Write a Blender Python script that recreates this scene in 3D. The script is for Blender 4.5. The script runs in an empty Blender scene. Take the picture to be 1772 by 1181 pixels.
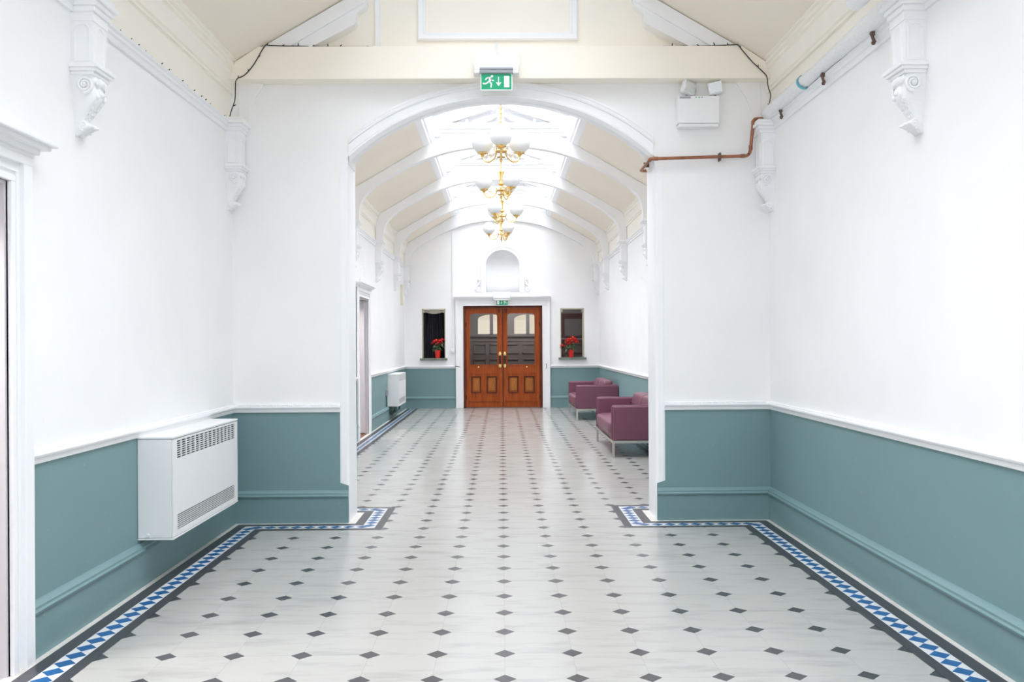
import bpy, bmesh, math, random
from mathutils import Vector, Matrix
random.seed(7)
S = bpy.context.scene
COL = S.collection
PI = math.pi
# ------------------------------------------------------------------ camera
W = 2.265                     # half width of the hall
cam = bpy.data.cameras.new('camera'); co = bpy.data.objects.new('camera', cam); COL.objects.link(co)
cam.sensor_fit = 'HORIZONTAL'; cam.sensor_width = 36.0
cam.lens = 1537.3 / 1772 * 36.0
cam.shift_y = 4.57 / 1772
cam.clip_start = 0.05
co.matrix_world = (Matrix.Translation((-0.006, 0, 1.5)) @ Matrix.Rotation(-0.011622, 4, 'Z')
                   @ Matrix.Rotation(PI / 2, 4, 'X') @ Matrix.Rotation(-0.006, 4, 'Z'))
S.camera = co
# ------------------------------------------------------------------ sky and exposure
world = bpy.data.worlds.new('sky'); S.world = world; world.use_nodes = True
bg = world.node_tree.nodes['Background']
bg.inputs[0].default_value = (0.935, 0.955, 1.0, 1)
wt = world.node_tree                     # overcast sky: bright overhead, dimmed low down to keep the lantern readable
tc_ = wt.nodes.new('ShaderNodeTexCoord'); sx_ = wt.nodes.new('ShaderNodeSeparateXYZ'); mr_ = wt.nodes.new('ShaderNodeMapRange')
mr_.interpolation_type = 'SMOOTHSTEP'
wt.links.new(tc_.outputs['Generated'], sx_.inputs[0]); wt.links.new(sx_.outputs[2], mr_.inputs[0])
mr_.inputs[1].default_value = 0.45; mr_.inputs[2].default_value = 0.92; mr_.inputs[3].default_value = 0.30; mr_.inputs[4].default_value = 5.6
mb_ = wt.nodes.new('ShaderNodeMapRange'); mb_.interpolation_type = 'SMOOTHSTEP'      # extra sky brightness added behind the camera to light the arch wall
wt.links.new(sx_.outputs[1], mb_.inputs[0])
mb_.inputs[1].default_value = -0.35; mb_.inputs[2].default_value = -0.95; mb_.inputs[3].default_value = 0.0; mb_.inputs[4].default_value = 0.8
ad_ = wt.nodes.new('ShaderNodeMath'); ad_.operation = 'ADD'
wt.links.new(mr_.outputs[0], ad_.inputs[0]); wt.links.new(mb_.outputs[0], ad_.inputs[1])
wt.links.new(ad_.outputs[0], bg.inputs[1])
S.view_settings.view_transform = 'Standard'
S.view_settings.look = 'None'
S.view_settings.exposure = 1.77
S.view_settings.gamma = 1.0
S.view_settings.use_curve_mapping = False
try:
    S.cycles.max_bounces = 18; S.cycles.diffuse_bounces = 14; S.cycles.transparent_max_bounces = 12
    S.cycles.sample_clamp_indirect = 8
except Exception:
    pass

def portal(w, h, loc, rot):            # guides sampling of the sky through the glazing
    l = bpy.data.lights.new('skylight_portal', 'AREA'); l.shape = 'RECTANGLE'
    l.size = w; l.size_y = h
    o = bpy.data.objects.new('skylight_portal', l); COL.objects.link(o)
    o.location = loc; o.rotation_euler = rot
    l.cycles.is_portal = True
portal(2.0, 9.3, (0, 1.9, 5.0), (0, 0, 0)); portal(2.0, 12.5, (0, 14.3, 5.0), (0, 0, 0))
portal(3.4, 2.7, (0, -3.1, 2.25), (PI / 2, 0, 0))

def fill_lamp(x, y, z, s, e):  # unseen fill lamps added to brighten the rooms behind the doorways
    l = bpy.data.lights.new('added_fill_lamp', 'AREA'); l.shape = 'SQUARE'; l.size = s; l.energy = e
    l.color = (1.0, 0.96, 0.92)
    o = bpy.data.objects.new('added_fill_lamp', l); COL.objects.link(o); o.location = (x, y, z)
fill_lamp(-3.1, 14.0, 2.7, 0.6, 14)
fill_lamp(-3.1, 3.4, 2.7, 0.6, 22)
fill_lamp(0.4, 22.3, 3.1, 0.8, 17)  # fill added to lift the dark lobby

# ------------------------------------------------------------------ materials
def new_mat(name):
    m = bpy.data.materials.new(name); m.use_nodes = True
    nt = m.node_tree; b = nt.nodes['Principled BSDF']
    return m, nt, b
def N(nt, t, **kw):
    n = nt.nodes.new(t)
    for k, v in kw.items(): setattr(n, k, v)
    return n
def math_(nt, op, a, b=None, c=None):
    n = N(nt, 'ShaderNodeMath', operation=op)
    for i, v in enumerate((a, b, c)):
        if v is None: continue
        if isinstance(v, (int, float)): n.inputs[i].default_value = v
        else: nt.links.new(v, n.inputs[i])
    return n.outputs[0]
def mixc(nt, f, a, b):
    n = N(nt, 'ShaderNodeMix', data_type='RGBA')
    if isinstance(f, (int, float)): n.inputs[0].default_value = f
    else: nt.links.new(f, n.inputs[0])
    for i, v in ((6, a), (7, b)):
        if isinstance(v, tuple): n.inputs[i].default_value = (*v, 1)
        else: nt.links.new(v, n.inputs[i])
    return n.outputs[2]
def noise(nt, scale, detail=3, vec=None, rough=0.5):
    n = N(nt, 'ShaderNodeTexNoise'); n.inputs['Scale'].default_value = scale
    n.inputs['Detail'].default_value = detail; n.inputs['Roughness'].default_value = rough
    if vec is not None: nt.links.new(vec, n.inputs['Vector'])
    return n.outputs['Fac']
def pos(nt):
    return N(nt, 'ShaderNodeNewGeometry').outputs['Position']
def objc(nt):
    return N(nt, 'ShaderNodeTexCoord').outputs['Object']
def bump(nt, b, h, strength, dist=0.01):
    n = N(nt, 'ShaderNodeBump'); n.inputs['Strength'].default_value = strength; n.inputs['Distance'].default_value = dist
    nt.links.new(h, n.inputs['Height']); nt.links.new(n.outputs[0], b.inputs['Normal'])
def ramp(nt, f, lo, hi):
    n = N(nt, 'ShaderNodeMapRange'); n.inputs[1].default_value = lo; n.inputs[2].default_value = hi
    nt.links.new(f, n.inputs[0]); return n.outputs[0]

def plain(name, col, rough=0.5, metal=0.0, var=0.06, nscale=6.0, bmp=0.0, bscale=60.0, spec=0.5):
    m, nt, b = new_mat(name)
    c = objc(nt)
    f = noise(nt, nscale, 3, c)
    dark = tuple(max(0, x * (1 - var)) for x in col); lite = tuple(min(1, x * (1 + var)) for x in col)
    nt.links.new(mixc(nt, f, dark, lite), b.inputs['Base Color'])
    b.inputs['Roughness'].default_value = rough; b.inputs['Metallic'].default_value = metal
    b.inputs['Specular IOR Level'].default_value = spec
    if bmp: bump(nt, b, noise(nt, bscale, 4, c), bmp, 0.004)
    return m
GREEN = (0.176, 0.292, 0.300); WHITE = (0.90, 0.90, 0.90); CREAM = (0.94, 0.90, 0.82)
def wall_paint(name, zones, rough=0.55):
    """zones: list of (upper z, colour); last colour runs to the top"""
    m, nt, b = new_mat(name)
    p = pos(nt)
    z = N(nt, 'ShaderNodeSeparateXYZ'); nt.links.new(p, z.inputs[0]); z = z.outputs[2]
    col = zones[0][1]
    for i in range(1, len(zones)):
        col = mixc(nt, math_(nt, 'GREATER_THAN', z, zones[i - 1][0]), col, zones[i][1])
    f = noise(nt, 1.6, 4, p)
    # scuffs and old knocks in the paint
    sc = math_(nt, 'GREATER_THAN', noise(nt, 26, 2, p), 0.745)
    f2 = math_(nt, 'SUBTRACT', math_(nt, 'MULTIPLY', f, 0.10), 0.05)
    hsv = N(nt, 'ShaderNodeHueSaturation')
    nt.links.new(math_(nt, 'ADD', 1.0, f2), hsv.inputs['Value'])
    if isinstance(col, tuple): hsv.inputs['Color'].default_value = (*col, 1)
    else: nt.links.new(col, hsv.inputs['Color'])
    col = mixc(nt, math_(nt, 'MULTIPLY', sc, 0.14), hsv.outputs[0], (0.62, 0.62, 0.60))
    nt.links.new(col, b.inputs['Base Color'])
    b.inputs['Roughness'].default_value = rough
    bump(nt, b, noise(nt, 34, 5, p), 0.10, 0.006)
    return m
M = {}
M['side_wall'] = wall_paint('side wall paint', [(0.95, GREEN), (3.33, WHITE), (9, CREAM)])
M['arch_wall'] = wall_paint('arch wall paint', [(0.95, GREEN), (3.70, (0.875, 0.872, 0.865)), (9, (0.92, 0.87, 0.77))])
M['end_wall'] = wall_paint('end wall paint', [(0.95, GREEN), (9, (0.88, 0.88, 0.875))])
M['green'] = wall_paint('green skirting paint', [(9, GREEN)], 0.45)
M['white'] = plain('white gloss paint', (0.88, 0.885, 0.895), 0.35, var=0.02)
M['white_matte'] = plain('white matt paint', (0.88, 0.88, 0.88), 0.6, var=0.02)
M['cream'] = plain('cream paint', CREAM, 0.5, var=0.03)
M['beam_cream'] = plain('yellowed cream paint', (0.92, 0.86, 0.755), 0.5, var=0.05, nscale=1.4)
M['beige'] = plain('beige ceiling paint', (0.87, 0.80, 0.695), 0.7, var=0.05, nscale=1.2)
M['black_gap'] = plain('dark void', (0.02, 0.02, 0.025), 0.8)
M['steel'] = plain('brushed steel', (0.62, 0.60, 0.55), 0.35, 1.0, var=0.05, nscale=30)
M['brass'] = plain('polished brass', (0.86, 0.62, 0.26), 0.22, 1.0, var=0.06, nscale=20)
M['copper'] = plain('tarnished copper', (0.36, 0.15, 0.085), 0.4, 0.75, var=0.45, nscale=18)
def opal():
    m, nt, b = new_mat('opal white glass'); out = nt.nodes['Material Output']
    t = N(nt, 'ShaderNodeBsdfTranslucent'); t.inputs[0].default_value = (.93, .935, .94, 1)
    b.inputs['Base Color'].default_value = (.80, .81, .82, 1); b.inputs['Roughness'].default_value = 0.12
    mx = N(nt, 'ShaderNodeMixShader'); mx.inputs[0].default_value = 0.15
    nt.links.new(b.outputs[0], mx.inputs[1]); nt.links.new(t.outputs[0], mx.inputs[2]); nt.links.new(mx.outputs[0], out.inputs['Surface'])
    return m
M['globe'] = opal()
M['leather'] = plain('aubergine leather', (0.17, 0.057, 0.090), 0.38, var=0.12, nscale=5, bmp=0.25, bscale=220)
M['metal_white'] = plain('white enamelled steel', (0.80, 0.805, 0.81), 0.4, var=0.02)
M['plastic_white'] = plain('white plastic', (0.84, 0.845, 0.85), 0.35, var=0.01)
M['cream_plastic'] = plain('cream plastic', (0.76, 0.72, 0.57), 0.45, var=0.02)
M['grey_plastic'] = plain('grey plastic', (0.33, 0.34, 0.36), 0.45, var=0.04)
M['dark_wire'] = plain('dark green wire', (0.018, 0.022, 0.02), 0.5)
M['sign_green'] = plain('exit sign green', (0.0, 0.36, 0.16), 0.35, var=0.02)
M['sign_white'] = plain('sign white', (0.88, 0.9, 0.9), 0.35, var=0.01)
M['foil'] = plain('crinkled foil lagging', (0.84, 0.85, 0.86), 0.5, 0.15, var=0.10, nscale=60, bmp=1.0, bscale=55)
M['tape'] = plain('blue tape', (0.07, 0.48, 0.60), 0.4)
M['rust'] = plain('rusty bracket', (0.16, 0.10, 0.08), 0.7, 0.3, var=0.3, nscale=50)
M['lens'] = plain('faceted lamp lens', (0.72, 0.76, 0.77), 0.1, 0.45, var=0.15, nscale=70, bmp=0.6, bscale=120)
M['red_pot'] = plain('red glazed pot', (0.80, 0.025, 0.02), 0.3)
M['bract'] = plain('red bract', (0.78, 0.012, 0.03), 0.5, var=0.25, nscale=30)
M['leaf'] = plain('dull green leaf', (0.14, 0.22, 0.11), 0.5, var=0.4, nscale=25)
M['stamen'] = plain('yellow stamen', (0.8, 0.6, 0.1), 0.5)
M['curtain'] = plain('black velvet', (0.010, 0.011, 0.016), 0.85, var=0.3, nscale=60)
M['pelmet'] = plain('off white pelmet', (0.70, 0.66, 0.58), 0.7, var=0.12, nscale=20)
M['stone'] = plain('old painted stone', (0.50, 0.48, 0.38), 0.7, var=0.25, nscale=25)
M['sill'] = plain('green veined marble', (0.17, 0.20, 0.16), 0.4, var=0.9, nscale=26)
M['lilac'] = plain('lilac grey paint', (0.60, 0.575, 0.60), 0.5, var=0.03)
M['dark_panel'] = plain('dark stained oak', (0.15, 0.125, 0.115), 0.5, var=0.25, nscale=4)
M['lobby'] = plain('grey lobby paint', (0.20, 0.19, 0.19), 0.6, var=0.06)
M['mahogany'] = plain('red mahogany', (0.075, 0.022, 0.020), 0.45, var=0.3, nscale=4)
M['pipe_green'] = plain('green painted pipe', (0.05, 0.11, 0.09), 0.4, var=0.15, nscale=20)
M['floorboard'] = plain('brown boards', (0.16, 0.075, 0.04), 0.5, var=0.3, nscale=5)

def wood(name, c1, c2, scale):
    m, nt, b = new_mat(name)
    tc = objc(nt); mp = N(nt, 'ShaderNodeMapping'); nt.links.new(tc, mp.inputs[0])
    mp.inputs['Scale'].default_value = (scale, scale, scale * 0.10)
    f = noise(nt, 1.0, 6, mp.outputs[0], 0.62)
    g = noise(nt, 2.0, 3, tc)
    c = mixc(nt, ramp(nt, f, 0.3, 0.7), c1, c2)
    c = mixc(nt, math_(nt, 'MULTIPLY', g, 0.45), c, tuple(x * 0.45 for x in c1))
    nt.links.new(c, b.inputs['Base Color']); b.inputs['Roughness'].default_value = 0.38; b.inputs['Specular IOR Level'].default_value = 0.25
    bump(nt, b, f, 0.05, 0.003)
    return m
M['wood'] = wood('varnished mahogany', (0.26, 0.040, 0.006), (0.50, 0.110, 0.014), 22)
M['wood_panel'] = wood('golden oak panel', (0.34, 0.095, 0.020), (0.55, 0.20, 0.045), 40)
M['wood_dark'] = wood('dark door frame', (0.10, 0.022, 0.010), (0.19, 0.042, 0.016), 20)

def glass(name, tint=(1, 1, 1), refl=0.08, ior=1.5):
    m, nt, b = new_mat(name)
    out = nt.nodes['Material Output']
    t = N(nt, 'ShaderNodeBsdfTransparent'); t.inputs[0].default_value = (*tint, 1)
    g = N(nt, 'ShaderNodeBsdfGlossy'); g.inputs['Roughness'].default_value = 0.02
    lw = N(nt, 'ShaderNodeLayerWeight'); lw.inputs[0].default_value = 0.5
    f0 = ((ior - 1) / (ior + 1)) ** 2                      # Schlick, the same from both faces of the pane
    fr = math_(nt, 'MULTIPLY_ADD', math_(nt, 'POWER', lw.outputs['Facing'], 5.0), 1 - f0, f0)
    mx = N(nt, 'ShaderNodeMixShader')
    nt.links.new(math_(nt, 'MULTIPLY', fr, 0.8) if refl >= 0 else fr, mx.inputs[0])
    nt.links.new(t.outputs[0], mx.inputs[1]); nt.links.new(g.outputs[0], mx.inputs[2])
    nt.links.new(mx.outputs[0], out.inputs['Surface'])
    return m
M['glass'] = glass('door glass', (0.92, 0.92, 0.92), 0.0, 1.2)
M['skylight_glass'] = glass('skylight glass', (0.83, 0.835, 0.845), 0.02)
M['dimmed_glass'] = glass('dimmed skylight glass', (0.79, 0.80, 0.815), 0.02)  # tint darkened to hold back skylight over the near hall
M['cream_glass'] = glass('cream tinted glass', (0.96, 0.90, 0.79), 0.01)

SP = 0.3264; Y0 = 3.9703
def floor_mat():
    m, nt, b = new_mat('octagon and dot marble')
    p = objc(nt); s = N(nt, 'ShaderNodeSeparateXYZ'); nt.links.new(p, s.inputs[0])
    u = math_(nt, 'DIVIDE', s.outputs[0], SP)
    v = math_(nt, 'DIVIDE', math_(nt, 'SUBTRACT', s.outputs[1], Y0), SP)
    ru = math_(nt, 'ROUND', u); rv = math_(nt, 'ROUND', v)
    fx = math_(nt, 'ABSOLUTE', math_(nt, 'SUBTRACT', u, ru)); fy = math_(nt, 'ABSOLUTE', math_(nt, 'SUBTRACT', v, rv))
    dsum = math_(nt, 'ADD', fx, fy)
    dot = math_(nt, 'LESS_THAN', dsum, 0.160)
    edge = math_(nt, 'LESS_THAN', dsum, 0.168)
    line = math_(nt, 'LESS_THAN', math_(nt, 'MINIMUM', fx, fy), 0.0042)
    grout = math_(nt, 'MAXIMUM', line, edge)
    cid = N(nt, 'ShaderNodeCombineXYZ')
    nt.links.new(math_(nt, 'FLOOR', u), cid.inputs[0]); nt.links.new(math_(nt, 'FLOOR', v), cid.inputs[1])
    wn = N(nt, 'ShaderNodeTexWhiteNoise'); nt.links.new(cid.outputs[0], wn.inputs[0])
    # soft diagonal veins, offset tile by tile
    off = N(nt, 'ShaderNodeVectorMath', operation='MULTIPLY_ADD')
    nt.links.new(wn.outputs['Color'], off.inputs[0]); off.inputs[1].default_value = (7, 7, 7); nt.links.new(p, off.inputs[2])
    mp = N(nt, 'ShaderNodeMapping'); nt.links.new(off.outputs[0], mp.inputs[0])
    mp.inputs['Rotation'].default_value = (0, 0, 0.6); mp.inputs['Scale'].default_value = (2.2, 9.0, 1)
    vein = ramp(nt, noise(nt, 1.3, 4, mp.outputs[0], 0.55), 0.50, 0.80)
    base = mixc(nt, vein, (0.40, 0.392, 0.368), (0.295, 0.29, 0.277))
    base = mixc(nt, math_(nt, 'MULTIPLY', wn.outputs['Value'], 0.15), base, (0.37, 0.362, 0.34))
    spk = math_(nt, 'GREATER_THAN', noise(nt, 60, 1, p), 0.80)
    base = mixc(nt, math_(nt, 'MULTIPLY', spk, 0.35), base, (0.35, 0.33, 0.3))
    c = mixc(nt, math_(nt, 'MULTIPLY', grout, 0.75), base, (0.30, 0.30, 0.29))
    blk = mixc(nt, noise(nt, 45, 3, p), (0.032, 0.032, 0.038), (0.062, 0.060, 0.066))
    c = mixc(nt, dot, c, blk)
    nt.links.new(c, b.inputs['Base Color'])
    r = math_(nt, 'MULTIPLY_ADD', noise(nt, 3.0, 3, p), 0.14, 0.13)
    nt.links.new(r, b.inputs['Roughness'])
    bump(nt, b, noise(nt, 5, 2, p), 0.03, 0.01)
    return m
M['floor'] = floor_mat()
M['tile_black'] = plain('black border tile', (0.045, 0.045, 0.052), 0.3, var=0.35, nscale=40)
M['tile_white'] = plain('white border tile', (0.62, 0.63, 0.63), 0.3, var=0.03)
M['tile_blue'] = plain('blue border tile', (0.010, 0.095, 0.27), 0.25, var=0.35, nscale=3)
M['tile_stone'] = plain('pale stone edging', (0.60, 0.57, 0.53), 0.5, var=0.15, nscale=14)

# ------------------------------------------------------------------ mesh helpers
class MB:
    def __init__(s): s.v = []; s.f = []; s.m = []
    def add(s, vs, fs, m=0):
        o = len(s.v); s.v += [tuple(v) for v in vs]
        s.f += [tuple(i + o for i in f) for f in fs]; s.m += [m] * len(fs)
    def box(s, x0, x1, y0, y1, z0, z1, m=0):
        vs = [(x, y, z) for x in (x0, x1) for y in (y0, y1) for z in (z0, z1)]
        s.add(vs, [(0, 1, 3, 2), (4, 6, 7, 5), (0, 4, 5, 1), (2, 3, 7, 6), (0, 2, 6, 4), (1, 5, 7, 3)], m); return s
    def prism(s, poly, ax, a0, a1, m=0):
        f = {'x': lambda a, p: (a, p[0], p[1]), 'y': lambda a, p: (p[0], a, p[1]), 'z': lambda a, p: (p[0], p[1], a)}[ax]
        n = len(poly)
        s.add([f(a0, p) for p in poly] + [f(a1, p) for p in poly],
              [tuple(range(n)), tuple(range(2 * n - 1, n - 1, -1))] + [(i, (i + 1) % n, n + (i + 1) % n, n + i) for i in range(n)], m); return s
    def rings(s, R, m=0, cap=True, closed=True, loop=False):
        n = len(R[0]); k = len(R)
        vs = [p for r in R for p in r]; fs = []
        for i in range(k if loop else k - 1):
            a, b = i * n, ((i + 1) % k) * n
            for j in range(n if closed else n - 1):
                j2 = (j + 1) % n; fs.append((a + j, a + j2, b + j2, b + j))
        if cap and closed and not loop: fs += [tuple(range(n - 1, -1, -1)), tuple(range((k - 1) * n, k * n))]
        s.add(vs, fs, m); return s
    def lathe(s, prof, c=(0, 0, 0), n=20, m=0, axis='z'):
        R = []
        for r, h in prof:
            ring = []
            for j in range(n):
                a = 2 * PI * j / n; p = (max(r, 1e-5) * math.cos(a), max(r, 1e-5) * math.sin(a))
                if axis == 'z': ring.append((c[0] + p[0], c[1] + p[1], c[2] + h))
                elif axis == 'y': ring.append((c[0] + p[0], c[1] + h, c[2] + p[1]))
                else: ring.append((c[0] + h, c[1] + p[0], c[2] + p[1]))
            R.append(ring)
        return s.rings(R, m)
    def sphere(s, c, r, n=16, m=0, sc=(1, 1, 1)):
        pr = []
        R = []
        for i in range(n // 2 + 1):
            t = PI * i / (n // 2)
            rr = max(1e-5, r * math.sin(t)); z = -r * math.cos(t)
            R.append([(c[0] + sc[0] * rr * math.cos(2 * PI * j / n), c[1] + sc[1] * rr * math.sin(2 * PI * j / n), c[2] + sc[2] * z) for j in range(n)])
        return s.rings(R, m)
    def tube(s, path, r, n=8, m=0):
        P = [Vector(p) for p in path]; R = []; u = None
        for i, p in enumerate(P):
            t = (P[min(i + 1, len(P) - 1)] - P[max(i - 1, 0)])
            if t.length < 1e-9: t = Vector((0, 0, 1))
            t.normalize()
            if u is None: u = t.orthogonal().normalized()
            u = u - t * u.dot(t)
            if u.length < 1e-6: u = t.orthogonal()
            u.normalize(); w = t.cross(u)
            rr = r[i] if isinstance(r, (list, tuple)) else r
            R.append([tuple(p + (u * math.cos(2 * PI * j / n) + w * math.sin(2 * PI * j / n)) * rr) for j in range(n)])
        return s.rings(R, m)
    def molding(s, path, prof, m=0, closed=False):
        """axis aligned plan path; the profile (out, z) lies to the right of the travel direction"""
        R = []; k = len(path)
        for i, p in enumerate(path):
            def nrm(a, b):
                d = Vector((b[0] - a[0], b[1] - a[1])).normalized(); return Vector((d.y, -d.x))
            ns = []
            if i > 0 or closed: ns.append(nrm(path[i - 1], p))
            if i < k - 1 or closed: ns.append(nrm(p, path[(i + 1) % k]))
            if len(ns) == 2:
                b = ns[0] + ns[1]; b = b / max(1e-6, (1 + ns[0].dot(ns[1])))
            else: b = ns[0]
            R.append([(p[0] + b.x * o, p[1] + b.y * o, z) for o, z in prof])
        return s.rings(R, m, cap=not closed, closed=True, loop=closed)
    def arc_molding(s, cx, cz, R0, a0, a1, n, prof, m=0, xlim=None):
        """profile of (radial offset, y) swept along an arc in the xz plane"""
        R = []
        for i in range(n + 1):
            row = []
            for dr, y in prof:
                if xlim: e1 = math.acos(min(1, xlim / (R0 + dr))); e0 = PI - e1
                else: e0, e1 = a0, a1
                a = e0 + (e1 - e0) * i / n
                row.append((cx + (R0 + dr) * math.cos(a), y, cz + (R0 + dr) * math.sin(a)))
            R.append(row)
        return s.rings(R, m)

def finish(o, mb, mats, smooth=None, bevel=0, seg=2):
    me = o.data
    bm = bmesh.new(); bm.from_mesh(me)
    bmesh.ops.recalc_face_normals(bm, faces=bm.faces[:]); bm.to_mesh(me); bm.free()
    for mm in mats: me.materials.append(M[mm])
    if smooth is not None:
        for p in me.polygons: p.use_smooth = True
        me.set_sharp_from_angle(angle=math.radians(smooth))
    if bevel:
        b = o.modifiers.new('bevel', 'BEVEL'); b.width = bevel; b.segments = seg; b.limit_method = 'ANGLE'; b.angle_limit = math.radians(40)
        b.harden_normals = False
LOC = {}
def obj(name, mb, mats, parent=None, smooth=None, bevel=0, seg=2, at=None, mi=None):
    if isinstance(mats, str): mats = [mats]
    org = Vector(LOC.get(parent.name, (0, 0, 0))) if parent is not None else Vector((0, 0, 0))
    me = bpy.data.meshes.new(name)
    base = Vector(at) if at is not None else org
    me.from_pydata([tuple(Vector(v) - base) for v in mb.v], [], mb.f)
    for p, k in zip(me.polygons, mb.m): p.material_index = k
    o = bpy.data.objects.new(name, me); COL.objects.link(o)
    finish(o, mb, mats, smooth, bevel, seg)
    if parent is not None:
        o.parent = parent
        o.location = base - org
    else: o.location = base
    LOC[o.name] = tuple(base)
    return o
def tag(o, label, cat, group=None, kind=None):
    o['label'] = label; o['category'] = cat
    if group: o['group'] = group
    if kind: o['kind'] = kind
    return o
def thing(name, label, cat, loc=(0, 0, 0), group=None, kind=None):
    o = bpy.data.objects.new(name, None); COL.objects.link(o); o.location = loc; o.empty_display_size = 0.1
    LOC[o.name] = tuple(loc)
    return tag(o, label, cat, group, kind)
def struct(name, mb, mats, label, cat, parent=None, **kw):
    o = obj(name, mb, mats, parent, **kw)
    return tag(o, label, cat, kind='structure')
def dup(root, loc, rz=0.0, label=None, group=None):
    def cp(o, par):
        c = o.copy(); COL.objects.link(c)
        if par is not None:
            c.parent = par; c.matrix_parent_inverse = Matrix.Identity(4)
        for ch in [x for x in list(o.children)]: cp(ch, c)
        return c
    r = cp(root, None); r.location = loc; r.rotation_euler = (0, 0, rz)
    if label: r['label'] = label
    if group: r['group'] = group
    LOC[r.name] = tuple(loc)
    return r
def plate(outline, holes, mp, thick):
    """a flat slab with holes: (u, v) outlines, mp(u, v, w) maps to the world, w from 0 to thick"""
    cu = bpy.data.curves.new('tmp', 'CURVE'); cu.dimensions = '2D'; cu.fill_mode = 'BOTH'; cu.extrude = thick / 2
    for pts in [outline] + holes:
        sp = cu.splines.new('POLY'); sp.points.add(len(pts) - 1); sp.use_cyclic_u = True
        for i, (u, v) in enumerate(pts): sp.points[i].co = (u, v, 0, 1)
    o = bpy.data.objects.new('tmp', cu); COL.objects.link(o)
    me = bpy.data.meshes.new_from_object(o.evaluated_get(bpy.context.evaluated_depsgraph_get()))
    mb = MB()
    mb.add([mp(v.co.x, v.co.y, v.co.z + thick / 2) for v in me.vertices], [tuple(p.vertices) for p in me.polygons])
    bpy.data.objects.remove(o); bpy.data.curves.remove(cu); bpy.data.meshes.remove(me)
    return mb
def arc(cx, cz, r, a0, a1, n):
    return [(cx + r * math.cos(a0 + (a1 - a0) * i / n), cz + r * math.sin(a0 + (a1 - a0) * i / n)) for i in range(n + 1)]
def spline(P, per=6):
    out = []
    for i in range(len(P) - 1):
        p0, p1, p2, p3 = P[max(i - 1, 0)], P[i], P[i + 1], P[min(i + 2, len(P) - 1)]
        for k in range(per):
            t = k / per
            out.append(tuple(0.5 * (2 * b + (c - a) * t + (2 * a - 5 * b + 4 * c - d) * t * t + (3 * b - a - 3 * c + d) * t ** 3)
                             for a, b, c, d in zip(p0, p1, p2, p3)))
    out.append(tuple(P[-1])); return out

# ------------------------------------------------------------------ floor
YB, YA, YA2, YE = -3.0, 7.5, 7.885, 20.75        # back wall, arch wall front / rear faces, end wall
floor = struct('floor', MB().box(-W - .3, W + .3, YB - .2, YE + .02, -0.12, 0), 'floor',
               'white octagon marble floor with small dark diamond tiles', 'floor')
def offs(path, d):
    out = []; k = len(path)
    for i, p in enumerate(path):
        def nrm(a, b):
            dd = Vector((b[0] - a[0], b[1] - a[1])).normalized(); return Vector((dd.y, -dd.x))
        ns = []
        if i > 0: ns.append(nrm(path[i - 1], p))
        if i < k - 1: ns.append(nrm(p, path[i + 1]))
        b = (ns[0] + ns[1]) / (1 + ns[0].dot(ns[1])) if len(ns) == 2 else ns[0]
        out.append((p[0] + b.x * d, p[1] + b.y * d))
    return out
JX = 1.295
bord = MB()
PL = [(-W, YB), (-W, YA), (-JX, YA), (-JX, YA2), (-W, YA2), (-W, YE)]
PR = [(-x, y) for x, y in PL]
for side, path in ((1, PL), (-1, PR)):
    def band(d0, d1, z, m):
        a, b = offs(path, d0 * side), offs(path, d1 * side)
        for i in range(len(path) - 1):
            bord.add([(*a[i], z), (*a[i + 1], z), (*b[i + 1], z), (*b[i], z)], [(0, 1, 2, 3)], m)
    band(0.0, 0.056, 0.0008, 3); band(0.056, 0.134, 0.0010, 0); band(0.134, 0.242, 0.0012, 1); band(0.242, 0.306, 0.0010, 0)
    c = offs(path, 0.188 * side)
    for i in range(len(path) - 1):
        a, b = Vector(c[i]), Vector(c[i + 1]); L = (b - a).length
        if L < 0.15: n = 1
        else: n = max(1, round(L / 0.1088))
        t = (b - a) / L; q = Vector((-t.y, t.x)); h = L / n / 2
        for k in range(n):
            m0 = a + t * (h * (2 * k + 1))
            pts = [m0 - t * h * .97, m0 + q * .052, m0 + t * h * .97, m0 - q * .052]
            bord.add([(p.x, p.y, 0.0016) for p in pts], [(0, 1, 2, 3)], 2)
obj('tile_border', bord, ['tile_black', 'tile_white', 'tile_blue', 'tile_stone'], floor)

# ------------------------------------------------------------------ side walls with two doorways on the left
D1, D2, DH = (3.08, 4.06), (13.94, 14.93), 2.255
def sidewall(sgn, holes):
    mp = (lambda u, v, w: (sgn * (W + w), u, v))
    out = [(YB, 0)]
    for a, b in holes: out += [(a, 0), (a, DH), (b, DH), (b, 0)]
    out += [(YE, 0), (YE, 4.0), (YB, 4.0)]
    return plate(out, [], mp, 0.3)
struct('wall_left', sidewall(-1, [D1, D2]), 'side_wall', 'long white wall with green dado and two doorways', 'wall')
struct('wall_right', sidewall(1, []), 'side_wall', 'long unbroken white wall with green dado behind the sofas', 'wall')
struct('wall_back', plate([(-W, 0), (W, 0), (W, 3.9), (1.1, 4.5), (1.1, 5.4), (-1.1, 5.4), (-1.1, 4.5), (-W, 3.9)], [[(-1.7, .9), (1.7, .9), (1.7, 3.6), (-1.7, 3.6)]],
       lambda u, v, w: (u, YB - w, v), 0.2), 'end_wall', 'white wall closing the near end of the hall', 'wall')
bw = thing('window_7', 'unseen white framed window added behind the camera to light the arch wall', 'window', (0, YB, .9), kind='structure')  # added, out of view, for frontal daylight on the arch wall
mb = MB()
for x in (-1.67, -.57, .57, 1.67): mb.box(x - .03, x + .03, YB - .12, YB - .04, .9, 3.6)
for z in (.93, 2.5, 3.57): mb.box(-1.7, 1.7, YB - .12, YB - .04, z - .03, z + .03)
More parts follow.
